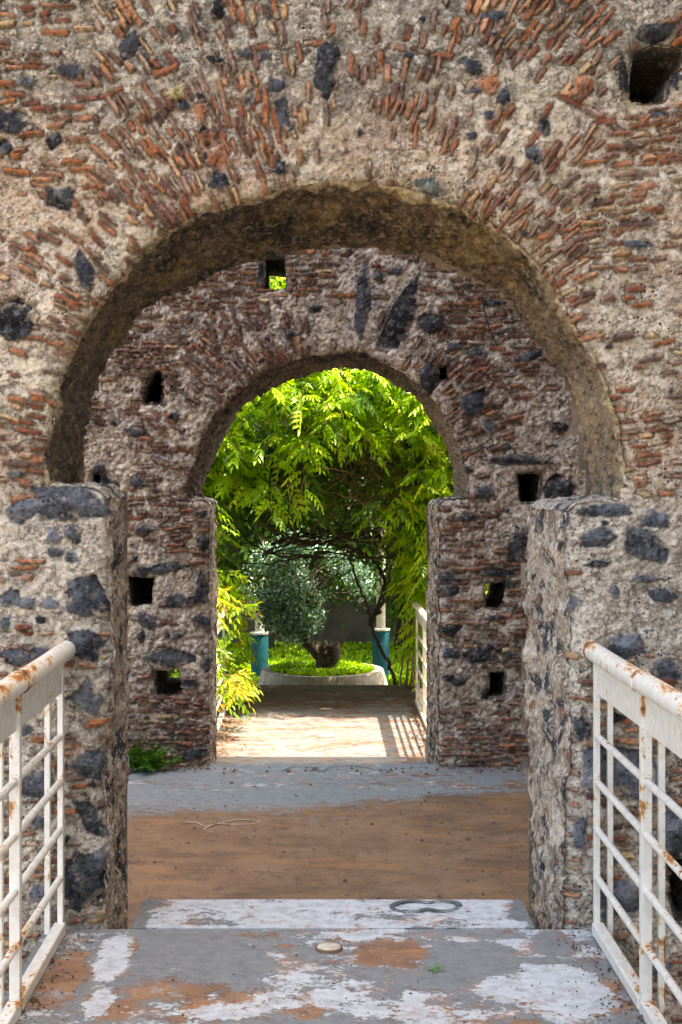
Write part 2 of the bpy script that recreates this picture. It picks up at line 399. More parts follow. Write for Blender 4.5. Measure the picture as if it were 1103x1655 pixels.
# ------------------------------------------------------------------ masonry face
BR = np.array([(.31, .125, .062), (.24, .085, .045), (.37, .18, .095), (.19, .085, .062), (.13, .070, .058), (.46, .28, .14), (.29, .165, .11), (.25, .15, .12), (.36, .135, .055), (.54, .39, .21)])
def masonry_face(name, parent, mat, xs, zs, Y0, opening, holes, bricks, stones, cfg):
    X, Z = np.meshgrid(xs, zs); s = cfg['seed']
    D = sdf_grid(xs, zs, opening)
    for hq in holes: D = np.minimum(D, sdf_grid(xs, zs, hq, 2))
    big = fbm(X, Z, .7, 3, s); mid = fbm(X, Z, .16, 4, s + 1, .55); sm = fbm(X, Z, .035, 4, s + 2, .6)
    f1, fid = cellf(X + .01 * mid, Z + .01 * sm, cfg['lump'], s + 3)
    ridg = np.abs(fbm(X, Z * 1.6, .09, 4, s + 6, .6))
    base = big * .022 * cfg['amp'] + mid * .011 * cfg['amp']
    H = base + sm * .009 * cfg['amp'] + (.5 - f1) * cfg['lumpamp'] * sst(.0, .6, fbm(X, Z, .3, 3, s + 4) + .45) - .006 * cfg['amp'] * sst(.12, .0, ridg)
    f2, _ = cellf(X, Z, .012 * cfg['fs'], s + 13); H += (.5 - f2) * .006 * cfg['fs'] * (.4 + sst(-.2, .3, fbm(X, Z, .2, 2, s + 14)))
    Cc = cfg['colour'](X, Z, s, D)
    Cc = Cc * (1 + .16 * sm + .10 * mid)[..., None]
    # dark dirt blotches scattered by their own noise, not tied to the pits
    dirt = sst(.25, .75, fbm(X, Z, .05, 4, s + 8, .65)); Cc = mixc(Cc, (.12, .085, .065), dirt * cfg['dirt'])
    M = np.ones(X.shape); G = np.full(X.shape, 1.0)
    wx = fbm(X, Z, .014, 3, s + 20, .7) * .0055 * cfg['fs']; wz = fbm(X, Z, .014, 3, s + 21, .7) * .0045 * cfg['fs']
    XW, ZW = X + wx, Z + wz; rs = np.random.default_rng(s)
    grit = fbm(X, Z, .01 * cfg['fs'], 3, s + 22); fl = fbm(X, Z, .045, 3, s + 23)
    for (cx, cz, L, T, ang, pal, off) in bricks:
        r = .5 * math.hypot(L, T) + .012
        i0, i1 = np.searchsorted(xs, (cx - r, cx + r)); j0, j1 = np.searchsorted(zs, (cz - r, cz + r))
        if i1 - i0 < 2 or j1 - j0 < 2: continue
        sl = (slice(j0, j1), slice(i0, i1)); ca, sa = math.cos(ang), math.sin(ang)
        dx, dz = XW[sl] - cx, ZW[sl] - cz; u = dx * ca + dz * sa; v = -dx * sa + dz * ca
        v = v + u * u * rs.normal(0, .5); tp = rs.normal(0, .09)
        rr = min(T * .12, .003); sk = rs.normal(0, .35); u = u + v * sk; qx = np.abs(u) - (L / 2 - rr) + np.maximum(0, (v * rs.choice([-1, 1]) + u * rs.choice([-1, 1]) * .2)) * rs.choice([0, .5, 1.2]); qz = np.abs(v) - (T / 2 * (1 + tp * u / (L / 2)) - rr)
        d = np.hypot(np.maximum(qx, 0), np.maximum(qz, 0)) + np.minimum(np.maximum(qx, qz), 0) - rr
        m = sst(.0018 * cfg['fs'], -.0016 * cfg['fs'], d)
        G[sl] = np.minimum(G[sl], np.where(d > 0, d, 1))
        tilt = u * rs.normal(0, .09) + v * rs.normal(0, .18)
        crown = -.003 * sst(-.004, .001, d)
        hh = base[sl] + off + tilt + crown + grit[sl] * .004 + fl[sl] * .007
        H[sl] = mix(H[sl], hh, m)
        c = np.array(pal); c = c * (1 + .5 * fl[sl] + .35 * grit[sl])[..., None]; c = mixc(c, np.array(pal) * .45 + .03, sst(.15, .5, -fl[sl] + rs.normal(0, .2)) * .7)
        smear = sst(.25, .55, fbm(X[sl], Z[sl], .05, 3, s + 30) + rs.normal(-.12, .2)) * cfg['smear']
        Cc[sl] = mixc(Cc[sl], c, m); Cc[sl] = mixc(Cc[sl], cfg['smearcol'], m * smear)
        M[sl] = np.where(m > .5, smear * .8, M[sl])
    for (cx, cz, a, b, ang, pal, off) in stones:
        a, b = a / 2, b / 2; r = max(a, b) * 1.45 + .01
        i0, i1 = np.searchsorted(xs, (cx - r, cx + r)); j0, j1 = np.searchsorted(zs, (cz - r, cz + r))
        if i1 - i0 < 2 or j1 - j0 < 2: continue
        sl = (slice(j0, j1), slice(i0, i1)); ca, sa = math.cos(ang), math.sin(ang)
        dx, dz = XW[sl] - cx, ZW[sl] - cz; u = (dx * ca + dz * sa) / a; v = (-dx * sa + dz * ca) / b
        ph = rs.uniform(0, 6.28, 6); nf = rs.integers(4, 7); th = np.arctan2(v, u)
        # convex polygon with random corners gives a broken block
        d = np.full(u.shape, -9.0)
        for k in range(nf):
            t = 2 * math.pi * (k + rs.uniform(-.3, .3)) / nf + ph[0]; d = np.maximum(d, (u * math.cos(t) + v * math.sin(t)) - rs.uniform(.72, 1.0))
        d = d * .9 + .1 * (np.hypot(u, v) - .85) + .19 * fbm(u, v, .9, 6, s + int(ph[1] * 999), .68)
        dm = d * min(a, b); m = sst(.004, -.003, dm)
        G[sl] = np.minimum(G[sl], np.where(dm > 0, dm * 1.6 + .003, 1))
        pores, pid = cellf(X[sl], Z[sl], .016 * cfg['fs'], s + 40)
        pit = sst(.30, .12, pores) * (pid > .5)
        facet = np.maximum(0, u * math.cos(ph[3]) + v * math.sin(ph[3])) * .6 * min(a, b)
        hh = base[sl] + off + np.minimum(.03, -.35 * dm) * 1.0 - facet - .006 * pit + .006 * fl[sl] + .004 * grit[sl]
        H[sl] = mix(H[sl], hh, m)
        c = np.array(pal) * (1 + .6 * fl[sl] + .5 * grit[sl] + rs.normal(0, .28))[..., None] * (1 - .55 * pit)[..., None]; c = mixc(c, np.array(pal) * 2.1 + .02, sst(.0, .5, fbm(X[sl], Z[sl], .07, 4, s + 43, .6)) * .75)
        lich = sst(.12, .5, fbm(X[sl], Z[sl], .035, 4, s + 41, .7)) * .6
        c = mixc(c, (.20, .21, .20), lich)
        sm2 = sst(.16, .30, fbm(X[sl], Z[sl], .05, 4, s + 42, .6)) * .9; c = mixc(c, cfg['smearcol'], sm2 * sst(-.42, -.05, d))
        Cc[sl] = mixc(Cc[sl], c, m); M[sl] = np.where(m > .5, 0, M[sl])
    H -= cfg['groove'] * np.exp(-G / (.0036 * cfg['fs'])) * (G < .9) * M
    H -= .05 * np.exp(-np.maximum(D, 0) / .024) * (1 + .9 * mid)
    if 'post' in cfg: H, Cc = cfg['post'](X, Z, H, Cc, D)
    P = np.stack([X, Y0 - H, Z], -1)
    return grid_obj(name, P, mat, parent, {'col': np.clip(Cc, .01, .9), 'mort': M}, keep=D > -.007)

def loft(name, parent, mat, A, B, YA, YB, nv, disp, colf, seed, flip=False, mort=1.0):
    n = len(A); t = np.linspace(0, 1, nv)[:, None, None]
    A3 = np.c_[A[:, 0], np.full(n, YA), A[:, 1]]; B3 = np.c_[B[:, 0], np.full(n, YB), B[:, 1]]
    P = A3[None] * (1 - t) + B3[None] * t
    du = np.gradient(P, axis=1); dv = np.gradient(P, axis=0); N = np.cross(du, dv); N /= np.linalg.norm(N, axis=2)[..., None] + 1e-9
    if flip: N = -N
    s = np.r_[0, np.cumsum(np.linalg.norm(np.diff(A, axis=0), axis=1))]
    S, T = np.meshgrid(s, np.linspace(0, YB - YA, nv))
    Hh = disp(S, T, seed); e = sst(0, .02, np.minimum(T, (YB - YA) - T)) * .8 + .2
    P = P + N * (Hh * e)[..., None]
    return grid_obj(name, P, mat, parent, {'col': np.clip(colf(S, T, seed, Hh), .01, .9), 'mort': np.full(S.shape, mort)}, flip=flip)

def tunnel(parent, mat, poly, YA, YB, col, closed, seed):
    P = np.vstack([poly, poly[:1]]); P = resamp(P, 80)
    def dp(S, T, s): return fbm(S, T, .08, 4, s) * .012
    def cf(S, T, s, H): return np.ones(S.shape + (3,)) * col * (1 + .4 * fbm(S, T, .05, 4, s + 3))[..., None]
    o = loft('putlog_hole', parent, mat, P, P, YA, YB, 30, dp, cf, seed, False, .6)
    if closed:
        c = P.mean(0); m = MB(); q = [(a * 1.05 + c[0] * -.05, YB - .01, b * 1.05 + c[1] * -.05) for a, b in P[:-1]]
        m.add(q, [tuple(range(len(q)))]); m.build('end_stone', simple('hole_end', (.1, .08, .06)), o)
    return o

# ================================================================== NEAR WALL
def P1(x, y): return px(x, y, Y1)
def P1b(x, y): return px(x, y, Y1B)
def P2(x, y): return px(x, y, Y2)
def P2b(x, y): return px(x, y, Y2B)
archA = [(70, 787), (68, 750), (86, 650), (110, 580), (148, 505), (198, 440), (262, 378), (345, 338), (430, 312), (520, 294), (600, 296), (690, 308), (762, 345), (832, 385), (892, 452), (938, 530), (975, 600), (1000, 680), (1010, 740), (1007, 806)]
archB = [(128, 787), (128, 740), (142, 665), (165, 600), (198, 540), (238, 492), (298, 462), (345, 440), (400, 420), (480, 403), (560, 400), (640, 404), (700, 425), (752, 446), (805, 472), (842, 512), (872, 556), (905, 600), (922, 650), (933, 700), (944, 750), (948, 806)]
NA = 640
a1 = rough_line(smoothline([P1(*p) for p in archA], NA), 3, .014)
b1 = rough_line(smoothline([P1b(*p) for p in archB], NA), 9, .012)
def ledge(a, b, n=44, s=1):
    P = np.linspace(a, b, n); t = np.linspace(0, 1, n); w = np.minimum(1, np.minimum(t, 1 - t) * 8)
    P[:, 1] += w * .022 * fbm(t * .3, t * 0 + s, .09, 4, s, .6); d = t if s % 2 else 1 - t
    P[:, 1] -= .045 * np.exp(-d / .16) * (1 if True else 0); P[:, 1][0 if s % 2 else -1] += 0; return P
def side(fx, fz_top, fz_bot, n=120): return np.c_[np.full(n, fx), np.linspace(fz_bot, fz_top, n)]
jL = rough_line(side(P1(171, 0)[0], a1[0][1], ZG, 200), 21, .026); jR = rough_line(side(P1(921, 0)[0], a1[-1][1], ZG, 200)[::-1], 23, .026)
jLb = side(P1b(203, 0)[0], b1[0][1], ZG, 200); jRb = side(P1b(855, 0)[0], b1[-1][1], ZG, 200)[::-1]
jLb = rough_line(jLb, 25, .014); jRb = rough_line(jRb, 27, .014)
def drop(J, top):                       # the worn corner of the impost sits a little lower than its back
    z = J[:, 1]; k = (z - z.min()) / (z.max() - z.min()); J[:, 1] = z - .045 * np.clip((k - .9) / .1, 0, 1); return J
for J in (jL, jR, jLb, jRb): drop(J, 0)
near_open = np.vstack([jL, ledge(jL[-1] + (0, .045), a1[0], 44, 1), a1, ledge(a1[-1], jR[0] + (0, .045), 44, 2), jR])

def arc_bricks(c, r0, r1, a0, a1_, sp, out, dens, pal, rs, Lr=(.035, .095), T=(.010, .022), offr=(.001, .026), ctr2=None, inside=None):
    r = r0
    while r < r1:
        L = rs.uniform(*Lr); dr = .5 * (Lr[0] + Lr[1]) + .012; t = a0; 
        while t < a1_:
            rr = r + rs.uniform(-.5, .5) * dr * .8; x = c[0] + rr * math.cos(t); z = c[1] + rr * math.sin(t)
            if rs.random() < dens(x, z):
                q = ctr2 or c; ang = math.atan2(z - q[1], x - q[0]) + rs.normal(0, .10)
                out.append((x, z, rs.uniform(*Lr), rs.uniform(*T), ang, pal(rs), rs.uniform(*offr)))
            t += sp * rs.uniform(.85, 1.25) / r
        r += dr
def row_bricks(x0, x1, z0, z1, out, dens, pal, rs, Lr=(.03, .10), T=(.010, .022), row=.028, offr=(.001, .026), slope=lambda x, z: 0.0):
    z = z0
    while z < z1:
        x = x0 + rs.uniform(0, .08)
        while x < x1:
            L = rs.uniform(*Lr)
            zz = z + .012 * math.sin(x * 3 + z * 5) + rs.normal(0, .004)
            if rs.random() < dens(x, zz):
                out.append((x, zz, L, rs.uniform(*T), slope(x, zz) + rs.normal(0, .07), pal(rs), rs.uniform(*offr)))
            x += L + rs.uniform(.006, .03)
        z += row * rs.uniform(.9, 1.12)
def pal_near(rs):
    return tuple(BR[rs.choice(10, p=[.18, .12, .18, .09, .06, .09, .11, .07, .06, .04])] * rs.uniform(.85, 1.35))
def pal_far(rs):
    return tuple(BR[rs.choice(10, p=[.10, .14, .06, .22, .22, .02, .10, .10, .03, .01])] * rs.uniform(.7, 1.2))
def fx(x, z, sc_, s): return float(fbm(np.array([x]), np.array([z]), sc_, 3, s)[0])
rs1 = np.random.default_rng(5); bn = []
def PX(x, z, Y): return (x / Y * F + VX, VY - (z - CAMZ) / Y * F)
def arcdist(u, v): return math.hypot(u - 540, v - 918) - 848      # distance (px) from the upper relieving course
def dn_in(x, z):
    u, v = PX(x, z, Y1)
    if v > 790 or arcdist(u, v) > -14: return 0
    if u < 150 and v < 330: return 0
    d = .58 + 1.0 * fx(x, z, .33, 61)
    if 440 < u < 700 and v > 120: d -= .22
    if 150 < u < 480 and v < 340: d += .25
    if u > 700 and v < 360: d += .02
    if u < 250 and v > 350: d -= .05
    if u > 950 and v > 250: d = .0
    if u < 100 and v > 480: d = 0
    if v > 470 and not (u < 100 or u > 950): d += .35
    return d
c1 = P1(540, 700)
arc_bricks(c1, .80, 2.0, -.25, math.pi + .25, .026, bn, dn_in, pal_near, rs1)
def dn_up(x, z):
    u, v = PX(x, z, Y1)
    if arcdist(u, v) < 12: return 0
    if u < 150: return 0
    d = .42 + .8 * fx(x, z, .30, 66)
    if 640 < u < 960: d += .35
    if 200 < u < 330 and v < 60: d += .3
    if 400 < u < 620 : d -= .10
    if u > 1000: d -= .3
    return d
c2 = P1(540, 520)
arc_bricks(c2, .85, 2.4, .1, math.pi - .1, .027, bn, dn_up, pal_near, rs1, T=(.012, .024))
ca_ = P1(540, 918); ra = 848 / F * Y1
t = 1.0
while t < 2.2:                                                       # tangential course over the inner ring
    x, z = ca_[0] + (ra + rs1.normal(0, .006)) * math.cos(t), ca_[1] + ra * math.sin(t); L = rs1.uniform(.06, .12)
    if rs1.random() < .62: bn.append((x, z, L, rs1.uniform(.014, .024), t + math.pi / 2 + rs1.normal(0, .06), pal_near(rs1), rs1.uniform(.004, .016)))
    t += (L + .012) / ra
def dn_row(x, z):
    u, v = PX(x, z, Y1)
    if u < 155 and v < 330: return .62 + .6 * fx(x, z, .3, 71)
    if u < 100 and 480 < v < 790: return .55 + .6 * fx(x, z, .3, 71)
    if u > 950 and 150 < v < 800: return .58 + .9 * fx(x, z, .3, 72)
    if v >= 790 and v < 1050: return .16 + .7 * fx(x, z, .22, 73)
    if v >= 1050: return .42 + .8 * fx(x, z, .25, 74)
    return 0
row_bricks(-2.3, 2.5, -.95, 4.4, bn, dn_row, pal_near, rs1, slope=lambda x, z: (.12 if x > .9 and z > 1.6 else (-.18 if z > 1.6 and x < -.9 and z < 2.8 else 0)))
LAV = (.046, .052, .062); LAVD = (.030, .032, .038); LAVL = (.10, .112, .128)
nst = [(112,115,44,24,-10),(210,75,30,44,-40),(298,172,24,18,0),(97,318,44,38,20),(87,225,24,22,0),(137,440,26,62,15),(355,293,32,26,0),(405,162,14,30,-15),(447,140,32,24,0),(459,185,20,56,5),(530,115,42,80,0),(453,272,24,22,-30),(18,515,80,70,-30),(8,237,24,24,0),(18,195,60,40,-10),(345,98,30,16,-10),(395,92,24,14,0),(430,90,20,14,0),(352,18,24,34,0),(762,107,40,24,-20),(770,143,30,18,0),(815,160,24,30,-40),(791,187,18,18,0),(763,220,18,16,0),(880,205,18,34,0),(864,250,30,27,0),(800,25,40,18,0),(1030,395,46,14,0),(1068,185,28,10,0),(42,130,28,16,0),(262,393,14,24,-30),(325,352,42,14,30),(1060,52,64,26,8),(1090,128,30,42,0),(1008,125,24,66,8),(660,90,18,14,0),(25,768,26,10,0),(985,560,14,10,0),
 (112,812,104,50,-12),(40,822,70,30,14),(120,864,26,34,20),(86,868,20,22,0),(90,893,24,17,0),(115,899,18,18,0),(139,960,62,70,5),(138,1042,56,50,-20),(25,1060,54,26,-5),(65,1052,24,16,0),(18,967,34,30,0),(48,975,24,18,0),(80,975,24,18,0),(142,1128,52,48,20),(66,1000,18,14,0),(8,1008,14,22,0),(140,1238,62,46,0),(55,1265,60,56,10),(145,1322,34,76,25),(132,1430,66,96,-20),(60,1440,30,24,0),(60,1330,36,22,0),(35,1180,30,24,0),(158,1395,24,44,0),(30,1580,40,30,0),
 (952,827,44,18,0),(992,825,56,24,-6),(1060,838,44,28,-20),(965,870,62,32,12),(1044,880,74,44,-24),(963,912,28,14,0),(1045,935,38,12,0),(1070,960,42,24,0),(993,955,14,20,0),(1012,1046,58,40,14),(1072,1078,56,30,-10),(926,975,18,28,0),(990,1160,38,14,10),(1005,1245,130,88,0),(1092,1350,56,100,0),(1085,1180,40,40,0),(990,1390,30,26,0),(1000,1450,80,60,10),(938,1350,20,60,0),(1060,1560,40,30,0),(940,1180,24,60,0)]
stn = []
for (x, y, a, b, g) in nst:
    X0, Z0 = P1(x, y); k = Y1 / F; p = LAV if rs1.random() < .6 else (LAVL if y > 780 else LAVD)
    if y > 780 and rs1.random() < .5: p = LAVL
    stn.append((X0, Z0, a * k * 1.12, b * k * 1.12, R(g), p, .006 + .006 * rs1.random()))
X0, Z0 = P1(285, 150); stn.append((X0, Z0, .075, .06, .3, (.42, .36, .16), .02))
X0, Z0 = P1(700, 300); stn.append((X0, Z0, .13, .07, -.3, (.16, .18, .17), .0))
for (x, y, a, b) in [(325, 185, 24, 36), (336, 222, 28, 30), (352, 256, 32, 40), (790, 135, 36, 32), (1035, 782, 20, 16), (945, 135, 38, 30), (60, 745, 30, 12)]:
    X0, Z0 = P1(x, y); stn.append((X0, Z0, a * .00226, b * .00226, .2, tuple(BR[0] * rs1.uniform(.8, 1.3)), .016))
for k in range(70):                                                    # small lava chips
    x, z = rs1.uniform(-1.25, 1.45), rs1.uniform(-.9, 3.4); a = rs1.uniform(.012, .035)
    stn.append((x, z, a, a * rs1.uniform(.6, 1), rs1.uniform(0, 3), LAVD, .006))
def col_near(X, Z, s, D):
    c = np.ones(X.shape + (3,)) * np.array((.62, .46, .31))
    c = mixc(c, (.80, .69, .52), sst(-.1, .4, fbm(X, Z, .35, 4, s + 50)))
    c = mixc(c, (.50, .35, .26), sst(.1, .5, fbm(X, Z, .25, 4, s + 51)) * .8)
    c = mixc(c, (.60, .55, .46), sst(1.75, 1.45, Z) * .75)             # greyer lime below the imposts
    top = sst(2.75, 3.2, Z + .22 * fbm(X, Z, .4, 4, s + 52))
    c = mixc(c, (.40, .37, .30), top * .85)
    lich = sst(.0, .25, fbm(X, Z, .06, 5, s + 53, .75)) * np.maximum(top, .25); c = mixc(c, (.12, .115, .095), lich * .8)
    c = mixc(c, (.62, .62, .52), sst(.3, .5, fbm(X, Z, .05, 4, s + 54, .7)) * (.25 + .6 * top))
    c = mixc(c, (.20, .16, .125), sst(.14, .34, fbm(X, Z, .045, 5, s + 57, .75)) * .7)
    blot = sst(.15, .45, fbm(X, Z, .5, 4, s + 55)) * sst(1.6, 2.4, Z); c = mixc(c, (.34, .27, .21), blot * .35)
    edge = sst(.07, .0, D) * sst(1.5, 1.9, Z); c = mixc(c, (.48, .42, .22), edge * .6 * sst(-.2, .3, fbm(X, Z, .12, 3, s + 56)))
    return c
wall1 = thing('arched_wall', (0, (Y1 + Y1B) / 2, ZG), 'tall foreground masonry wall with the larger round arch, warm beige mortar set with fanned orange bricks', 'wall')
H1 = np.array([P1(*p) for p in [(1026, 80), (1062, 66), (1110, 72), (1108, 104), (1090, 118), (1080, 158), (1052, 164), (1020, 164), (1019, 120)]])
H2 = np.array([P1(*p) for p in [(1086, 1392), (1120, 1392), (1122, 1500), (1100, 1500), (1086, 1450)]])
xs = axis(-5.0, -1.26, 1.46, 5.0, .0038, .03); zs = axis(ZG, -.72, 3.46, 5.4, .0038, .03, .9)
cfg = dict(seed=101, amp=1.25, lump=.034, lumpamp=.010, fs=1.0, dirt=.65, smear=.7, smearcol=(.55, .43, .31), groove=.019, colour=col_near)
masonry_face('masonry_face', wall1, M_near, xs, zs, Y1, near_open, [H1, H2], bn, stn, cfg)
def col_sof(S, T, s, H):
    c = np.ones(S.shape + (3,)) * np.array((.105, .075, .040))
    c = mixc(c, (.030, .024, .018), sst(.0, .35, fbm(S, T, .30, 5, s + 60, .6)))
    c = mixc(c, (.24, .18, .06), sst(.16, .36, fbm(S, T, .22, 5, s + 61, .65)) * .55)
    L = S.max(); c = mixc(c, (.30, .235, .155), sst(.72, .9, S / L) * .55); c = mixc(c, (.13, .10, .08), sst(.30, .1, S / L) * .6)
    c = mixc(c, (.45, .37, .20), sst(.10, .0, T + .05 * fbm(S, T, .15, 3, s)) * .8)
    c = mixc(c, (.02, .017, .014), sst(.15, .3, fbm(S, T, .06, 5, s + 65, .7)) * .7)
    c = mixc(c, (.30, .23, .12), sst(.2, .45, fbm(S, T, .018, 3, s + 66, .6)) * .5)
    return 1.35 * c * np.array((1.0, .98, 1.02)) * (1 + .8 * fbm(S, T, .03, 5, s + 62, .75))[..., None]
def dsp(S, T, s):
    f, _ = cellf(S, T, .11, s + 4)
    f2, _ = cellf(S, T, .035, s + 5)
    return fbm(S, T, .3, 3, s) * .025 + fbm(S, T, .09, 5, s + 1, .68) * .030 + (.5 - f) * .016 + (.5 - f2) * .016 + fbm(S, T, .02, 3, s + 8) * .006 + np.minimum(0, fbm(S, T, .12, 3, s + 2)) * .02
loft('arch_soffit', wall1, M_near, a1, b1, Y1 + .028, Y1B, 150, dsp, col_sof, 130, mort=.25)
def col_jamb(S, T, s, H):
    c = np.ones(S.shape + (3,)) * np.array((.46, .37, .28))
    c = mixc(c, (.62, .54, .42), sst(-.05, .35, fbm(S, T, .10, 5, s + 60, .65)))
    c = mixc(c, (.17, .13, .10), sst(.05, .3, fbm(S, T, .08, 5, s + 61, .7)) * .85)
    f, q = cellf(S + .03 * fbm(S, T, .06, 3, s + 70), T + .03 * fbm(S, T, .06, 3, s + 71), .17, s + 4)
    c = mixc(c, np.array((.05, .055, .068)), sst(.46, .36, f + .1 * fbm(S, T, .05, 3, s + 72)) * (q > .62))
    f, q = cellf(S + .01 * fbm(S, T, .03, 3, s + 73), T, .055, s + 6)
    c = mixc(c, np.array((.30, .14, .07)), sst(.42, .34, f) * (q > .84)); c = mixc(c, np.array((.03, .03, .033)), sst(.42, .34, f) * (q < .14))
    return c * (1 + .45 * fbm(S, T, .02, 4, s + 62, .7))[..., None]
def dspj(S, T, s):
    f, q = cellf(S + .03 * fbm(S, T, .06, 3, s + 70), T + .03 * fbm(S, T, .06, 3, s + 71), .17, s + 4); f2, _ = cellf(S, T, .05, s + 5)
    return fbm(S, T, .5, 3, s) * .035 + fbm(S, T, .09, 5, s + 1, .65) * .026 + (.5 - f) * .03 * q + (.5 - f2) * .014

loft('pier_side', wall1, M_near, jL, jLb, Y1 + .028, Y1B, 130, dspj, col_jamb, 140)
loft('pier_side', wall1, M_near, jR, jRb, Y1 + .028, Y1B, 130, dspj, col_jamb, 150)
def col_led(S, T, s, H):
    c = np.ones(S.shape + (3,)) * np.array((.48, .42, .33)) * (1 + .6 * fbm(S, T, .05, 4, s))[..., None]
    return mixc(c, (.06, .065, .075), sst(.05, .12, fbm(S, T, .15, 4, s + 3)))
def dled(S, T, s): return fbm(S, T, .10, 5, s, .65) * .03
loft('impost_ledge', wall1, M_near, ledge(jL[-1] + (0, .045), a1[0], 44, 1), ledge(jLb[-1] + (0, .045), b1[0], 44, 1), Y1 + .028, Y1B, 60, dled, col_led, 160)
loft('impost_ledge', wall1, M_near, ledge(a1[-1], jR[0] + (0, .045), 44, 2), ledge(b1[-1], jRb[0] + (0, .045), 44, 2), Y1 + .028, Y1B, 60, dled, col_led, 161)
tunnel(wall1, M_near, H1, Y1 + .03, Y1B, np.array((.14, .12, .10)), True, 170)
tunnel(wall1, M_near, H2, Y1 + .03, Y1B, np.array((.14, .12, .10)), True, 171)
M_back = simple('rubble_back', (.34, .26, .19), (.12, .10, .085), 9, .92, .03, .2, 8)
def back_and_caps(parent, xs0, xs1, z1, YA, YB, opening):
    xx = np.arange(xs0, xs1 + .03, .03); zz = np.arange(ZG, z1 + .03, .03); X, Z = np.meshgrid(xx, zz)
    D = sdf_poly(X, Z, opening); H = fbm(X, Z, .3, 4, 5) * .03
    grid_obj('back_face', np.stack([X, YB - .02 + H * .5, Z], -1), M_back, parent, keep=D > -.03, flip=True)
    m = MB(); m.box(xs0 - .06, xs1 + .06, YA - .04, YB + .04, z1, z1 + .12, .02); m.build('coping', M_back, parent)
    m = MB(); m.box(xs0 - .05, xs0 + .0, YA, YB, ZG, z1 - .001); m.box(xs1 - .0, xs1 + .05, YA, YB, ZG, z1 - .001); m.build('wall_end', M_back, parent)
back_and_caps(wall1, -5, 5, 5.4, Y1, Y1B, np.vstack([jLb, b1, jRb]))

# ================================================================== FAR WALL
archC = [(302, 806), (302, 790), (309, 764), (325, 720), (346, 676), (371, 647), (404, 617), (438, 595), (488, 577), (545, 571), (600, 576), (652, 603), (696, 637), (720, 673), (737, 706), (751, 750), (756, 806)]
archD = [(324, 806), (328, 785), (346, 745), (367, 694), (396, 656), (438, 627), (508, 600), (560, 597), (600, 601), (640, 620), (676, 649), (700, 685), (720, 721), (732, 762), (737, 806)]
a2 = rough_line(smoothline([P2(*p) for p in archC], NA), 33, .018)
b2 = rough_line(smoothline([P2b(*p) for p in archD], NA), 39, .016)
kL = rough_line(side(P2(338, 0)[0], a2[0][1], ZG, 200), 41, .014); kR = rough_line(side(P2(710, 0)[0], a2[-1][1], ZG, 200)[::-1], 43, .014)
kLb = rough_line(side(P2b(351, 0)[0], b2[0][1], ZG, 200), 45, .014); kRb = rough_line(side(P2b(691, 0)[0], b2[-1][1], ZG, 200)[::-1], 47, .014)
for J in (kL, kR, kLb, kRb): drop(J, 0)
far_open = np.vstack([kL, ledge(kL[-1] + (0, .045), a2[0], 44, 3), a2, ledge(a2[-1], kR[0] + (0, .045), 44, 4), kR])
rs2 = np.random.default_rng(15); bf = []
def ringd(u, v): return math.hypot((u - 528) / 1.0, (v - 800) / 1.02) - 228
def df_in(x, z):
    u, v = PX(x, z, Y2)
    if v > 800: return 0
    g = ringd(u, v)
    if g > 95 + 25 * fx(x, z, .5, 80): return 0
    return .45 + .95 * fx(x, z, .4, 81) - (.35 if 500 < u < 600 else 0)
arc_bricks(P2(528, 780), .95, 2.0, 0, math.pi, .040, bf, df_in, pal_far, rs2, (.06, .13), (.016, .029), (.0, .036))
def df_row(x, z):
    u, v = PX(x, z, Y2)
    if v < 800 and ringd(u, v) < 85: return 0
    if 560 < u < 690 and 430 < v < 580: return .1
    d = .28 + 1.1 * fx(x, z, .45, 84)
    if v < 500 and u < 540: d += .28
    if v < 520 and u > 640: d += .25
    if v > 1120: d += .3
    if 690 < v < 800 and u < 300: d -= .35
    return d
row_bricks(-3.0, 3.2, -.5, 4.4, bf, df_row, pal_far, rs2, (.05, .145), (.015, .029), .040, (.0, .036))
fst = [(468,540,30,15,0),(586,485,24,112,-6),(648,512,34,128,-20),(697,523,40,36,0),(612,446,18,14,0),(694,610,36,42,0),(762,652,34,46,-20),(790,690,28,16,0),(781,796,36,24,0),(905,790,54,46,0),(838,742,86,20,0),(196,547,22,15,0),(222,700,26,14,0),(170,782,44,20,-8),(224,782,26,18,0),(325,830,20,13,0),(235,857,22,18,0),(327,877,24,30,0),(262,918,64,20,6),(226,925,26,18,0),(327,955,26,50,0),(285,970,44,24,0),(240,1003,32,26,-40),(328,1002,44,20,0),(272,1062,54,30,0),(338,1075,22,16,0),(303,1105,36,10,0),(228,1028,14,20,0),(316,1218,44,18,10),(272,1027,12,9,0),(288,1027,22,10,0),(755,837,22,14,0),(725,935,22,17,0),(728,956,28,18,0),(728,1018,36,20,0),(730,1056,28,16,0),(776,1058,46,24,12),(820,1060,16,16,0),(806,1050,12,9,0),(785,1122,16,18,0),(725,1096,18,14,0),(742,1102,26,12,0),(800,998,36,8,0),(834,1036,11,15,0),(852,970,18,32,0),(838,880,26,60,-20),(812,945,50,14,0),(800,925,60,14,0),(444,412,36,12,0),(422,440,10,40,0),(752,760,24,14,0),(860,575,40,16,20),(770,570,30,20,0),(735,560,24,12,0),(510,500,18,12,0),(640,440,16,10,0),(160,770,24,40,0),(795,490,30,12,0),(905,690,30,18,0)]
stf = []
for (x, y, a, b, g) in fst:
    X0, Z0 = P2(x, y); k = Y2 / F; stf.append((X0, Z0, a * k * 1.1, b * k * 1.1, R(g), tuple(np.array(LAV if rs2.random() < .5 else LAVD) * .9), .012 + .012 * rs2.random()))
for k in range(60):
    x, z = rs2.uniform(-2, 2.2), rs2.uniform(-.5, 3.6); a = rs2.uniform(.03, .08); stf.append((x, z, a, a * rs2.uniform(.5, 1), rs2.uniform(0, 3), LAVD, .012))
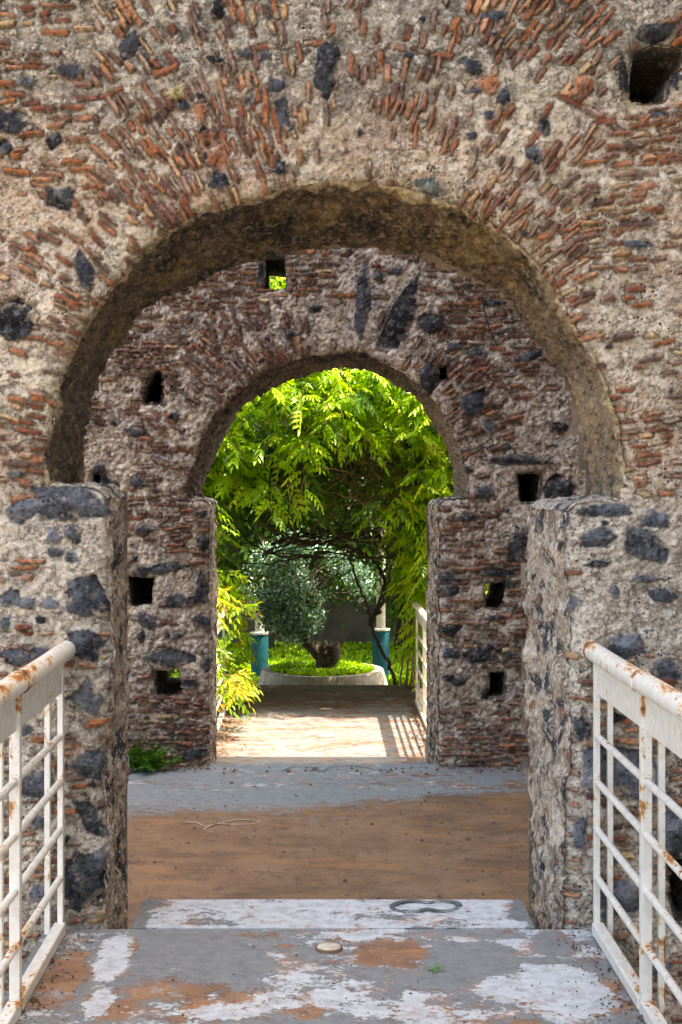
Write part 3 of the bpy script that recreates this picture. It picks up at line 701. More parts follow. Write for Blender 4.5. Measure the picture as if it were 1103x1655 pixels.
def col_far(X, Z, s, D):
    c = np.ones(X.shape + (3,)) * np.array((.50, .41, .325))
    c = mixc(c, (.70, .61, .51), sst(-.1, .4, fbm(X, Z, .16, 5, s + 50, .65)))
    c = mixc(c, (.20, .15, .13), sst(.0, .4, fbm(X, Z, .22, 5, s + 51, .6)) * .7)
    c = mixc(c, (.64, .59, .53), sst(.1, .35, fbm(X, Z, .05, 4, s + 54, .7)) * .75); c = mixc(c, (.07, .055, .05), sst(.28, .42, fbm(X, Z, .045, 4, s + 58, .7)) * .85)
    low = sst(-.15, -.4, Z + .1 * fbm(X, Z, .2, 3, s)); c = mixc(c, (.17, .14, .075), low * .55 * sst(-.2, .3, fbm(X, Z, .15, 4, s + 57)))
    return c
wall2 = thing('arched_wall', (0, (Y2 + Y2B) / 2, ZG), 'second ruined wall seen through the front arch, smaller arch, dark red bricks, grey crumbly mortar and square putlog holes', 'wall')
hol = {'A': [(428, 415), (463, 416), (462, 467), (428, 467)], 'B': [(230, 651), (240, 612), (250, 598), (260, 602), (262, 630), (258, 651)], 'C': [(836, 767), (877, 765), (873, 810), (843, 812)], 'D': [(206, 932), (250, 932), (245, 978), (210, 980)],
       'E': [(250, 1085), (290, 1083), (293, 1120), (275, 1128), (252, 1126)], 'F': [(783, 943), (820, 942), (816, 975), (808, 986), (788, 984)], 'G': [(792, 1087), (819, 1086), (816, 1128), (792, 1128)], 'H': [(150, 765), (162, 765), (162, 792), (150, 792)], 'I': [(712, 594), (724, 590), (726, 612), (712, 616)]}
hp = {k: resamp(np.array([P2(*p) for p in v + v[:1]]), 41)[:-1] for k, v in hol.items()}
for k in hp: hp[k] = hp[k] + np.c_[fbm(hp[k][:, 0], hp[k][:, 1], .09, 3, 90), fbm(hp[k][:, 0], hp[k][:, 1], .09, 3, 91)] * .012
xs = axis(-5.0, -1.82, 2.14, 5.0, .0066, .03); zs = axis(ZG, -.56, 3.42, 5.4, .0066, .03)
cfg = dict(seed=301, amp=1.55, lump=.045, lumpamp=.030, fs=1.7, dirt=.6, smear=.75, smearcol=(.33, .27, .23), groove=.028, colour=col_far)
masonry_face('masonry_face', wall2, M_far, xs, zs, Y2, far_open, [hp[k] for k in hp], bf, stf, cfg)
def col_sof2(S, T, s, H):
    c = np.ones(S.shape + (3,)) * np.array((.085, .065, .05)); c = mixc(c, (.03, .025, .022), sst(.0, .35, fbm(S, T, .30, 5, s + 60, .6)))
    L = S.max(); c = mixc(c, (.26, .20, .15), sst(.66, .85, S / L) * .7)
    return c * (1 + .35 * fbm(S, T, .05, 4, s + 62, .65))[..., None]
def dsp2(S, T, s): return dsp(S, T, s) * 1.3
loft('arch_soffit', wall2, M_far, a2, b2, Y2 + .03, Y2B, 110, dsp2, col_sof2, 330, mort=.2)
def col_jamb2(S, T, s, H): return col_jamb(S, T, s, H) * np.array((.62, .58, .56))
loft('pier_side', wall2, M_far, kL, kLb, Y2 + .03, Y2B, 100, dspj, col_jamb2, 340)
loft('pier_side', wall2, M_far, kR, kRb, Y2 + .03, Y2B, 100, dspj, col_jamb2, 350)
loft('impost_ledge', wall2, M_far, ledge(kL[-1] + (0, .045), a2[0], 44, 3), ledge(kLb[-1] + (0, .045), b2[0], 44, 3), Y2 + .03, Y2B, 50, dled, col_led, 360)
loft('impost_ledge', wall2, M_far, ledge(a2[-1], kR[0] + (0, .045), 44, 4), ledge(b2[-1], kRb[0] + (0, .045), 44, 4), Y2 + .03, Y2B, 50, dled, col_led, 361)
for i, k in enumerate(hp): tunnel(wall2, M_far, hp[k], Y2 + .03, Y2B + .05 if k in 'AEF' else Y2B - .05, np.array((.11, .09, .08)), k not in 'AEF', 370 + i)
# back face with the three open holes left free
xx = np.arange(-5, 5.03, .03); zz = np.arange(ZG, 5.43, .03); X, Z = np.meshgrid(xx, zz)
D = sdf_poly(X, Z, np.vstack([kLb, b2, kRb]))
for k in 'AEF': D = np.minimum(D, sdf_poly(X, Z, hp[k]) + .0)
grid_obj('back_face', np.stack([X, Y2B - .02 + fbm(X, Z, .3, 4, 5) * .015, Z], -1), M_back, wall2, keep=D > -.012, flip=True)
m = MB(); m.box(-5.06, 5.06, Y2 - .04, Y2B + .04, 5.4, 5.52, .02); m.build('coping', M_back, wall2)
m = MB(); m.box(-5.05, -5, Y2, Y2B, ZG, 5.399); m.box(5, 5.05, Y2, Y2B, ZG, 5.399); m.build('wall_end', M_back, wall2)
# loose wire over the far wall
wr = [P2(778, 478), P2(781, 500), P2(789, 530), P2(803, 562)]
m = MB(); m.tube(bez([(a, Y2 - .06, b) for a, b in wr], 14), .006, 6); o = m.build('cable', simple('black_cable', (.015, .015, .015)), None, True)
tag(o, 'thin black cable hanging down the shaded wall right of the smaller arch', 'cable')

# ================================================================== GROUND AND DECKS
M_gnd = simple('soil', (.30, .24, .17), (.20, .155, .11), 6, .95, .03, .2, 8)
m = MB(); m.add([(-300, -300, ZG), (300, -300, ZG), (300, 300, ZG), (-300, 300, ZG)], [(0, 1, 2, 3)]); tag(m.build('ground', M_gnd), kind='structure')
def fld(X, Y, blobs, base, seed, sc_=.35, amp=.55):
    f = base + amp * fbm(X, Y * 1.3, sc_, 4, seed)
    for (cx, cy, rx, ry, v) in blobs:
        f = np.maximum(f, v - 1.1 * (((X - cx) / rx) ** 2 + ((Y - cy) / ry) ** 2)) if v > 0 else np.minimum(f, v + 1.1 * (((X - cx) / rx) ** 2 + ((Y - cy) / ry) ** 2))
    return f
def blob(x0, y0, x1, y1, z, v):
    a = pfl(x0, (y0 + y1) / 2, z); b = pfl(x1, (y0 + y1) / 2, z); n = pfl(0, y1, z)[1]; f = pfl(0, y0, z)[1]
    return ((a[0] + b[0]) / 2, (n + f) / 2, abs(b[0] - a[0]) / 2 * 1.15, abs(f - n) / 2 * 1.15, v)
def deck(name, X0, X1, Ya, Yb, z, th, mat, W, G, step=.02, parent=None, side_mat=None):
    xs = np.linspace(X0, X1, int((X1 - X0) / step)); ys = np.linspace(Ya, Yb, int((Yb - Ya) / step)); X, Y = np.meshgrid(xs, ys)
    Zt = z + .0025 * fbm(X, Y, .4, 3, 8)
    V = np.stack([X, Y, Zt], -1); n, k = X.shape; idx = np.arange(n * k).reshape(n, k)
    q = np.stack([idx[:-1, :-1], idx[:-1, 1:], idx[1:, 1:], idx[1:, :-1]], -1).reshape(-1, 4)
    ring = np.r_[idx[0, :], idx[1:, -1], idx[-1, :-1][::-1], idx[1:-1, 0][::-1]]
    Vb = V.reshape(-1, 3)[ring].copy(); Vb[:, 2] = z - th; b0 = n * k; m_ = len(ring); r2 = np.roll(ring, -1); bi = b0 + np.arange(m_); b2_ = np.roll(bi, -1)
    q2 = np.stack([ring, bi, b2_, r2], -1)
    Wf, Gf = W(X, Y), G(X, Y)
    at = {'wh': np.r_[Wf.ravel(), np.full(m_, -1.)], 'gr': np.r_[Gf.ravel(), np.full(m_, .3)]}
    VV = np.vstack([V.reshape(-1, 3), Vb])
    return mesh_np(name, VV, [np.vstack([q, q2])], mat, parent, at, False)
M_deck = mat_paint('deck_paint', (.30, .17, .095), (.205, .215, .215), (.52, .555, .565), (.20, .105, .06))
M_slab = mat_paint('slab_paint', (.16, .13, .11), (.17, .18, .18), (.50, .53, .54), None)
M_rustf = mat_paint('rust_floor', (.215, .135, .080), (.20, .235, .255), (.46, .48, .48), (.145, .082, .046), 1.2, .65, .06, .22)
M_brg = mat_paint('bridge_floor', (.155, .09, .06), (.135, .14, .135), (.172, .178, .176), (.12, .065, .042), 1.1, .7)
bW = [blob(820, 1555, 1000, 1655, 0, .75), blob(760, 1575, 860, 1625, 0, .5), blob(700, 1508, 800, 1528, 0, .16), blob(150, 1500, 215, 1600, 0, .65), blob(130, 1590, 190, 1655, 0, .5), blob(640, 1590, 700, 1640, 0, .4), blob(250, 1620, 440, 1655, 0, .4), blob(430, 1565, 520, 1600, 0, .35), blob(480, 1590, 560, 1625, 0, .4),
      blob(240, 1515, 470, 1600, 0, -.6), blob(560, 1512, 700, 1572, 0, -.55), blob(850, 1500, 940, 1555, 0, -.6)]
bG = [blob(560, 1510, 705, 1575, 0, -.55), blob(205, 1590, 270, 1618, 0, -.35), blob(165, 1610, 230, 1655, 0, -.4), blob(50, 1520, 150, 1655, 0, -.45), blob(610, 1620, 720, 1655, 0, -.4), blob(200, 1510, 230, 1560, 0, -.2), blob(960, 1560, 1010, 1655, 0, -.3), blob(430, 1620, 560, 1655, 0, -.2),
      blob(220, 1505, 500, 1600, 0, .6), blob(720, 1500, 960, 1570, 0, .6)]
XL, XR = -.965, 1.025
M_under = simple('steel_side', (.10, .09, .08), (.05, .035, .025), 12, .8)
o = deck('footbridge_deck', XL - .03, XR + .03, -3, Y1 - .01, 0, .10, M_deck, lambda X, Y: fld(X, Y, bW, -.17, 41, .3, .7), lambda X, Y: fld(X, Y, bG, .22, 43)); tag(o, kind='structure')
# threshold slab carried on over the drop
sx0, sx1 = pfl(212, 1503, 0)[0], pfl(866, 1503, 0)[0]
o = deck('threshold_slab', sx0, sx1, Y1 - .005, 5.545, .004, .05, M_slab, lambda X, Y: np.minimum(.22 + .5 * fbm(X, Y * 2, .3, 4, 51), 1.6 * (X - sx0) / .3 - .45 + .5 * fbm(X, Y, .1, 3, 5)) - sst(.70, .83, X + .06 * fbm(X, Y, .1, 4, 6)) * 1.2, lambda X, Y: X * 0 + .6); tag(o, kind='structure')
def Wm(X, Y): return -.72 + .35 * fbm(X, Y * 2.2, .2, 4, 55) + .46 * sst(9.35, 9.9, Y)
def Gm(X, Y): return np.where(Y > 8.0, np.minimum(1.25 * (Y - 9.35 + .55 * fbm(X, Y, .8, 5, 56)), .42 + .75 * fbm(X, Y * 1.6, .35, 4, 58)) , -.8 + .3 * fbm(X, Y, .3, 3, 59)) - .55 * sst(.62, .95, X + .2 * fbm(X, Y, .3, 3, 57)) * sst(10.6, 9.2, Y + .35 * fbm(X, Y * 3, .4, 3, 60))
o = deck('courtyard_floor', -2.6, 2.6, Y1B - .8, Y2 + .12, ZF, .12, M_rustf, Wm, Gm, .025); tag(o, kind='structure')
def Wb(X, Y): return .06 + .40 * fbm(X, Y * 2.6, .34, 4, 65) - .5 * sst(14.0, 14.6, Y) - .35 * sst(-.6, -.9, X)
o = deck('far_footbridge_deck', -1.0, 1.05, Y2 + .125, 15.9, ZB, .14, M_brg, Wb, lambda X, Y: .04 + .45 * fbm(X, Y * 2.6, .3, 4, 66) - .4 * sst(14.2, 14.8, Y), .025); tag(o, kind='structure')

# drawn marks: scrawl on the slab, chalk line on the rusty floor, scrawl on the grey band
M_ink = simple('ink', (.06, .07, .075), (.12, .13, .13), 60, .8); M_chalk = simple('chalk', (.52, .44, .36), (.36, .26, .18), 80, .9)
def stroke(name, pts, z, wd, mat, lab, cat='graffiti'):
    w2 = [pfl(x, y, z) for x, y in pts]; q = bez([(a, b, 0) for a, b in w2], 40)[:, :2]
    m = MB(); t = np.linspace(0, 1, len(q)); m.ribbon(q, wd * (.75 + .35 * np.sin(t * 17 + 1)), 0, z + .0065); o = m.build(name, mat); tag(o, lab, cat); return o
stroke('graffiti', [(743, 1466), (736, 1460), (712, 1458), (690, 1460), (672, 1458), (648, 1460), (633, 1467), (648, 1474), (676, 1475), (690, 1471), (708, 1474), (728, 1473), (743, 1467)], .004, .026, M_ink, 'dark scrawled closed loop on the whitish slab at the foot of the front arch')
stroke('graffiti', [(455, 1247), (475, 1240), (500, 1240), (520, 1247), (535, 1240), (560, 1238), (590, 1240), (605, 1246)], ZF, .02, simple('faded_ink', (.11, .125, .14), (.2, .22, .23), 9, .8), 'faint wavy dark scrawl on the grey paint between the two walls')
stroke('chalk_mark', [(300, 1330), (318, 1331), (330, 1336), (345, 1334), (372, 1328), (400, 1326), (420, 1329), (405, 1333), (380, 1334), (350, 1333), (330, 1342), (345, 1346)], ZF, .014, M_chalk, 'pale chalk squiggle on the rust brown floor', 'chalk mark')

# round floor studs
M_disc = simple('floor_disc', (.58, .54, .44), (.42, .36, .26), 30, .6)
def disc(x, y, z, r, lab):
    cx, cy = pfl(x, y, z); t = thing('floor_lamp_cap', (cx, cy, z), lab, 'floor cap')
    m = MB(); m.lathe([(.001, z + .013), (r * .7, z + .013), (r * .88, z + .011), (r * .93, z + .004)], cx, cy, 28); m.build('cap', M_disc, t, True)
    m = MB(); m.lathe([(r * .92, z + .001), (r * .93, z + .010), (r * 1.0, z + .010), (r * 1.06, z + .001)], cx, cy, 28); m.build('ring', simple('worn_ring', (.16, .10, .06)), t, True)
disc(532, 1534, 0, .047, 'round cream cap set in a rust patch on the near deck')
disc(526, 1191, ZB, .07, 'small round cap in the sunlit bridge floor, nearer of the two there')
disc(527, 1147, ZB, .07, 'small round cap in the sunlit bridge floor, farther of the two there')

# ================================================================== RAILINGS
M_rail = mat_rail('white_rusty_paint', .022); M_railp = mat_rail('white_post_paint', -.035); M_rod = mat_rail('white_rod_paint', -.05)
def railing(xc, ys, zb, inner, lab, zt=1.018, endcap=0):
    """posts at ys, rails between; inner = +1 when the deck lies towards +X"""
    t = thing('railing', (xc, ys[0], zb), lab, 'railing', 'white railings of the footbridges')
    y0, y1 = min(ys), max(ys); zt += zb
    m = MB(); n = max(10, int((y1 - y0) * 6)); yy = np.linspace(y0 - .05, y1 + .045, n)
    pts = [(xc + inner * .012, y, zt + .002 * math.sin(y * 5)) for y in yy]
    rad = np.full(n, .034)
    m.tube(pts, rad, 20)
    for e, sg in ((y1 + .045, 1), (y0 - .05, -1)):                         # domed ends
        k = [(xc + inner * .012, e + sg * d, zt) for d in (0, .008, .014, .018)]; m.tube(k, [.034, .030, .020, .004], 20, False)
    h = m.build('handrail', M_rail, t, True)
    for y in ys[1:-1] if len(ys) > 2 else []:
        c = MB(); c.tube([(xc + inner * .012, y - .01, zt), (xc + inner * .012, y + .01, zt)], .0375, 20); c.build('sleeve', M_rail, h, True)
    for y in ys:
        end = y == max(ys); a_ = .010 if end else .0165
        m = MB(); m.box(xc - a_, xc + a_, y - .017, y + .017, zb - .02, zt - .030, .002); m.build('post', M_railp, t)
        if zb < -.1: continue
        m = MB(); m.box(xc - inner * .048 - .010, xc - inner * .048 + .010, y - .012, y + .012, zb - .02, zt - .022, .002); m.build('back_post', M_railp, t)
        x_a, x_b = sorted((xc - inner * .0375, xc - inner * (a_ + .0005))); m = MB(); m.box(x_a, x_b, y - .006, y + .006, zt - .17, zt - .14); m.build('post_clip', M_railp, t)
    sy = sorted(ys)
    for a, b in zip(sy[:-1], sy[1:]):
        m = MB(); m.box(xc - .006, xc + .006, a + .0175, b - .0175, zt - .148, zt - .036, .002); m.build('top_plate', M_railp, t)
        for z in (.715, .55, .378, .205):
            m = MB(); m.tube([(xc, a + .015, zb + z), (xc, (a + b) / 2, zb + z), (xc, b - .015, zb + z)], .0125, 12); m.build('rod', M_rod, t, True)
        m = MB(); m.box(xc - .021, xc + .021, a + .0175, b - .0175, zb + .004, zb + .046, .003); m.build('bottom_rail', M_railp, t)
    return t
railing(-.93, [5.14, 4.37, 3.60, 2.83, 2.06, 1.29, .52], 0, 1, 'rusty white railing on the left edge of the near deck')
railing(1.005, [5.14, 4.37, 3.60, 2.83, 2.06, 1.29, .52], 0, -1, 'rusty white railing on the right edge of the near deck')
railing(-.93, [13.95, 12.8, 11.68], ZB, 1, 'white railing half hidden by yellow green creeper on the far bridge')
railing(1.005, [14.55, 13.5, 12.6, 11.68], ZB, -1, 'white railing casting its grid shadow on the far bridge')

# ================================================================== TALL HOUSE ADDED OUT OF VIEW (keeps the sun off the near half)
hs = thing('sun_block_house', (5.5, 3.6, ZG), 'tall plain plastered block added out of view to keep the sun off the ruin', 'building')
M_plas = simple('plaster', (.52, .45, .36), (.44, .37, .29), 3, .9, .01, .2, 8); M_glass = simple('window_glass', (.03, .04, .05), (.02, .03, .03), 2, .12); M_wood = simple('shutter_green', (.05, .10, .07), None, 8, .6)
m = MB(); m.box(2.62, 9, -5, 11.15, ZG, 15.5, .0); m.build('wall', M_plas, hs)
m = MB(); m.box(2.45, 9.2, -5.2, 11.2, 15.502, 15.8, .03); m.build('roof', simple('roof_edge', (.3, .14, .08)), hs)
for zf in (1.2, 4.4, 7.6, 10.8):
    for yw in (-3.2, .2, 3.0, 8.4):
        m = MB(); m.box(2.59, 2.618, yw - .6, yw + .6, zf, zf + 1.7, .004); wdw = m.build('window', M_wood, hs)
        m = MB(); m.box(2.575, 2.588, yw - .48, yw - .03, zf + .12, zf + 1.58); m.box(2.575, 2.588, yw + .03, yw + .48, zf + .12, zf + 1.58); m.build('pane', M_glass, wdw)

# ================================================================== PLANTS
def leaf_mesh(name, mat, parent, base, dirs, L, K, wl, cols, droop=.5, roll=None, seed=0, up=None, lfl=.42):
    """pinnate leaves: base (n,3), dirs (n,3) axis, L (n,) length, K leaflet pairs + end leaflet, wl leaflet width ratio"""
    r = np.random.default_rng(seed); n = len(base)
    A = dirs / np.linalg.norm(dirs, axis=1)[:, None]
    upv = np.tile(np.array([0, 0, 1.0]), (n, 1)) + r.normal(0, .5, (n, 3)) if up is None else up
    S = np.cross(A, upv); S /= np.linalg.norm(S, axis=1)[:, None] + 1e-9; U = np.cross(S, A)
    V = []; Q = []; CC = []; cnt = 0
    ts = []
    for k in range(K): ts += [(.22 + .72 * k / K, -1), (.22 + .72 * k / K + .02, 1)]
    ts.append((.93, 0))
    for t, sg in ts:
        p = base + A * (L * t)[:, None] - np.array([0, 0, 1.0]) * (droop * L * t * t)[:, None]
        fa = .25 + .15 * r.random(n) if sg else np.zeros(n)
        if sg: D = A * (.62 + .3 * t) + S * sg * (1.0 - .35 * t) - U * (.28 + .3 * r.random(n))[:, None]
        else: D = A - U * .25
        D = D + r.normal(0, .13, (n, 3)) - np.array([0, 0, 1.0]) * droop * .45
        D /= np.linalg.norm(D, axis=1)[:, None]
        ll = L * lfl * (1 - .35 * abs(t - .5)) * r.uniform(.8, 1.12, n)
        W = np.cross(D, U + r.normal(0, .25, (n, 3))); W /= np.linalg.norm(W, axis=1)[:, None] + 1e-9; Nn = np.cross(W, D)
        hw = (ll * wl)[:, None]; ll = ll[:, None]
        pts = [p, p + D * ll * .28 + W * hw * .9 + Nn * hw * .35, p + D * ll * .62 + W * hw * .75 + Nn * hw * .2 - np.array([0, 0, 1]) * ll * .04, p + D * ll - np.array([0, 0, 1]) * ll * .12,
               p + D * ll * .62 - W * hw * .75 + Nn * hw * .2 - np.array([0, 0, 1]) * ll * .04, p + D * ll * .28 - W * hw * .9 + Nn * hw * .35]
        V.append(np.stack(pts, 1).reshape(-1, 3)); b = cnt + np.arange(n)[:, None] * 6
        Q.append(b + np.array([[0, 3, 2, 1]])); Q.append(b + np.array([[0, 5, 4, 3]])); cnt += 6 * n
        CC.append(np.repeat(cols * r.uniform(.85, 1.15, (n, 1)), 6, axis=0))
    # leaf stalks
    e = base + A * (L * .5)[:, None] - np.array([0, 0, 1.0]) * (droop * L * .25)[:, None]; e2 = base + A * (L * .93)[:, None] - np.array([0, 0, 1.0]) * (droop * L * .86)[:, None]
    s_ = S * (L * .006)[:, None]
    V.append(np.stack([base - s_, base + s_, e + s_, e - s_, e2 + s_ * .5, e2 - s_ * .5], 1).reshape(-1, 3)); b = cnt + np.arange(n)[:, None] * 6
    Q.append(b + np.array([[0, 1, 2, 3]])); Q.append(b + np.array([[3, 2, 4, 5]])); CC.append(np.repeat(cols * .8, 6, axis=0))
    return mesh_np(name, np.concatenate(V), [np.concatenate(Q)], mat, parent, {'col': np.clip(np.concatenate(CC), .003, .8)}, False)
def shoot_leaves(starts, dirs, lens, nl, r, L=(.22, .36), sag=.5, spread=.9):
    """leaves set alternately along drooping shoots"""
    B, Dv, LL, paths = [], [], [], []
    for p, d, ln in zip(starts, dirs, lens):
        d = d / np.linalg.norm(d); side = np.cross(d, (0, 0, 1)); side /= np.linalg.norm(side) + 1e-9; pts = []
        for i in range(nl):
            t = (i + .5) / nl; q = p + d * ln * t - np.array([0, 0, 1]) * sag * ln * t * t; pts.append(q)
            tang = d - np.array([0, 0, 1]) * 2 * sag * t; tang /= np.linalg.norm(tang)
            dd = tang * .55 + side * (spread if i % 2 else -spread) * r.uniform(.5, 1.1) + r.normal(0, .3, 3)
            B.append(q); Dv.append(dd); LL.append(r.uniform(*L) * (1 - .25 * t))
        paths.append(np.array([p] + pts))
    return np.array(B), np.array(Dv), np.array(LL), paths
def greens(n, r, pal):
    P = np.array([p[:3] for p in pal]); w_ = np.array([p[3] for p in pal]); w_ = w_ / w_.sum(); i = r.choice(len(P), n, p=w_); return P[i] * r.uniform(.8, 1.2, (n, 1))
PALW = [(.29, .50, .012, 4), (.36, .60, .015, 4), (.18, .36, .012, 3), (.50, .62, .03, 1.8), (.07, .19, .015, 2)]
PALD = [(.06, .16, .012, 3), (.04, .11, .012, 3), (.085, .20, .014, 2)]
PALY = [(.28, .40, .015, 3), (.42, .40, .02, 1.5), (.17, .33, .015, 4), (.38, .24, .02, .3)]
def stems_obj(name, mat, parent, lst, seg=6):
    m = MB()
    for pts, r0, r1 in lst: m.tube(pts, np.linspace(r0, r1, len(pts)), seg, False)
    return m.build(name, mat, parent, True)

# ---- the wisteria over the pergola: a curtain hanging behind the second arch, roof and trunks
wis = thing('wisteria', (1.3, 15.6, ZG), 'sunlit bright green wisteria curtain hanging behind the smaller arch', 'climbing plant')
r = np.random.default_rng(3); st_, di_, le_ = [], [], []
def low(u):            # lower rim (px row) of the curtain for each column
    return np.interp(u, [200, 330, 360, 400, 440, 480, 520, 560, 600, 640, 670, 700, 800], [1000, 960, 900, 850, 815, 800, 745, 722, 722, 750, 850, 990, 1000])
N = 0
while N < 900:
    u = r.uniform(120, 960); v = r.uniform(430, 1000); Y = r.uniform(14.1, 15.3) + .5 * (v < 560) 
    if v > low(u) - (45 if u < 620 else 75): continue
    if fx(u * .01, v * .01, 1.1, 400) < -.36 and v > 640: continue                       # gaps where the dry stems show
    x, z = px(u, v, Y); st_.append((x, Y, z)); sg = -1 if u < 520 else 1
    di_.append((r.normal(0, .55), -1.0 + .3 * r.random(), r.uniform(-.15, .45))); le_.append(r.uniform(.3, .65)); N += 1
for (u, v, Y, dx) in [(600, 820, 14.5, 0), (585, 700, 14.3, .1), (640, 800, 14.4, 0), (470, 800, 14.2, 0), (440, 790, 14.2, 0), (488, 770, 14.2, .1)]:
    x, z = px(u, v - 15, Y); st_.append((x, Y, z)); di_.append((dx, -.6, -.2)); le_.append(.3)
B, Dv, LL, paths = shoot_leaves(np.array(st_), np.array(di_), le_, 7, r, (.17, .33), .50)
leaf_mesh('foliage', M_leaf, wis, B, Dv, LL, 4, .20, greens(len(B), r, PALW), .42, seed=5)
stems = [(pp, .004, .002) for pp in paths]
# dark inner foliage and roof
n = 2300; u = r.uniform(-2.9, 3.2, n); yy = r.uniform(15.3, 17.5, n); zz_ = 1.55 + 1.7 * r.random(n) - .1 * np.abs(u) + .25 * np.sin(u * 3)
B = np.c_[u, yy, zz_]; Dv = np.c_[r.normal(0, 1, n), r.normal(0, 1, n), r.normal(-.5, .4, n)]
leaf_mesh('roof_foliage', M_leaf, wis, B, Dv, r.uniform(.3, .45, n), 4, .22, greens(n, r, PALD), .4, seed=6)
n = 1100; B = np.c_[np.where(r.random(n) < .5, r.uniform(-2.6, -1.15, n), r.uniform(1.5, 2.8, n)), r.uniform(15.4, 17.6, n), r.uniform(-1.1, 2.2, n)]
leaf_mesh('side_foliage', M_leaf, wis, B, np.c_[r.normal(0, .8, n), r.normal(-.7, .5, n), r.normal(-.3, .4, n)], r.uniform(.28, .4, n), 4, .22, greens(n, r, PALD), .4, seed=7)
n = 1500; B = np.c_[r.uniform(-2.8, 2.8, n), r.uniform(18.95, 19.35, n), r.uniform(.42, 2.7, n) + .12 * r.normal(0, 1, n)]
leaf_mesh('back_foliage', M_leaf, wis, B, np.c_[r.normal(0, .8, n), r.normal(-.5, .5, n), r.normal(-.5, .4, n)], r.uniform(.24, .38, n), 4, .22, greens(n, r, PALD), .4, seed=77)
# right drape beside the far railing
st_, di_ = [], []
for k in range(64):
    u_, v_ = r.uniform(655, 740), r.uniform(830, 1070); Y = r.uniform(14.75, 15.3)
    if u_ < 652 + max(0, (v_ - 900)) * .16 or 950 < v_ < 1010 and u_ < 672: continue
    x, z = px(u_, v_, Y); st_.append((x, Y, z)); di_.append((r.normal(-.15, .3), -.5, -.1))
B, Dv, LL, p2 = shoot_leaves(np.array(st_), np.array(di_), [.24] * len(st_), 4, r, (.2, .32), .5)
leaf_mesh('drape_foliage', M_leaf, wis, B, Dv, LL, 4, .20, greens(len(B), r, PALW), .45, seed=8)
stems += [(pp, .004, .002) for pp in p2]
stems_obj('shoots', M_twig, wis, stems, 4)
# tangled bare stems below the canopy, and the twisting trunk at the right
def pxs(pts, Y): return [(*px(a, b, Y + (c[0] if c else 0)), ) for a, b, *c in pts]
def path(pts, Y, jit=.02, n=40, seed=0):
    q = []
    for i, (a, b) in enumerate(pts):
        Yk = Y + .25 * math.sin(i * 1.7 + seed); x, z = px(a, b, Yk); q.append((x, Yk, z))
    return bez(q, n, jit, seed)
tr = [(path([(640, 1106), (632, 1080), (614, 1045), (602, 1010), (612, 975), (628, 940), (640, 900), (690, 880)], 15.4, .008, 60, 1), .020, .014),
      (path([(600, 1012), (596, 985), (582, 950), (570, 915), (560, 880)], 15.4, .010, 40, 2), .016, .011),
      (path([(604, 1000), (622, 960), (618, 925), (590, 895), (540, 880), (480, 872), (440, 850)], 15.5, .010, 60, 3), .024, .014),
      (path([(430, 845), (455, 865), (500, 880), (560, 868), (620, 850), (700, 845)], 15.2, .012, 60, 4), .018, .012),
      (path([(440, 880), (500, 858), (570, 862), (630, 872), (680, 862)], 15.8, .015, 60, 5), .020, .014),
      (path([(425, 900), (450, 885), (520, 868), (600, 880), (660, 910)], 15.6, .015, 60, 6), .014, .010)]
stems_obj('trunk', M_vine, wis, tr, 8)
tw = []
for k in range(120):
    u0, v0 = r.uniform(450, 720), r.uniform(660, 825); q = [(u0, v0)]
    a = r.uniform(0, 6.28)
    for j in range(5): a += r.normal(0, .7); q.append((q[-1][0] + 34 * math.cos(a), q[-1][1] + 24 * math.sin(a) + 6))
    tw.append((path(q, r.uniform(14.9, 15.8), .004, 22, k), .0055 if k % 9 else .010, .003))
tw.append((path([(560, 762), (530, 757), (500, 762), (488, 790), (492, 815), (520, 825)], 14.6, .002, 40, 900), .010, .006))
tw.append((path([(648, 745), (665, 725), (685, 712), (715, 710)], 14.5, .002, 30, 901), .010, .007))
stems_obj('dry_stems', M_twig, wis, tw, 5)
can = []
for k in range(34):
    u0, v0 = r.uniform(430, 660), r.uniform(845, 910); q = [(u0, v0)]
    a = r.choice([0, math.pi]) + r.normal(0, .5)
    for j in range(5): a += r.normal(0, .35); q.append((q[-1][0] + 30 * math.cos(a), q[-1][1] + 14 * math.sin(a)))
    can.append((path(q, r.uniform(15.2, 16.6), .006, 22, k + 50), .008 if k % 4 else .014, .004))
stems_obj('dark_stems', M_vine, wis, can, 5)
stk = []
for k in range(8):
    x0 = 650 + k * 5 + r.normal(0, 2); stk.append((path([(x0, 1112), (x0 + 3, 1075), (x0 + 9 + r.normal(0, 2), 1030), (x0 + 16, 985)], 15.7, .004, 24, k), .012, .009))
stems_obj('cane', M_twig, wis, stk, 6)

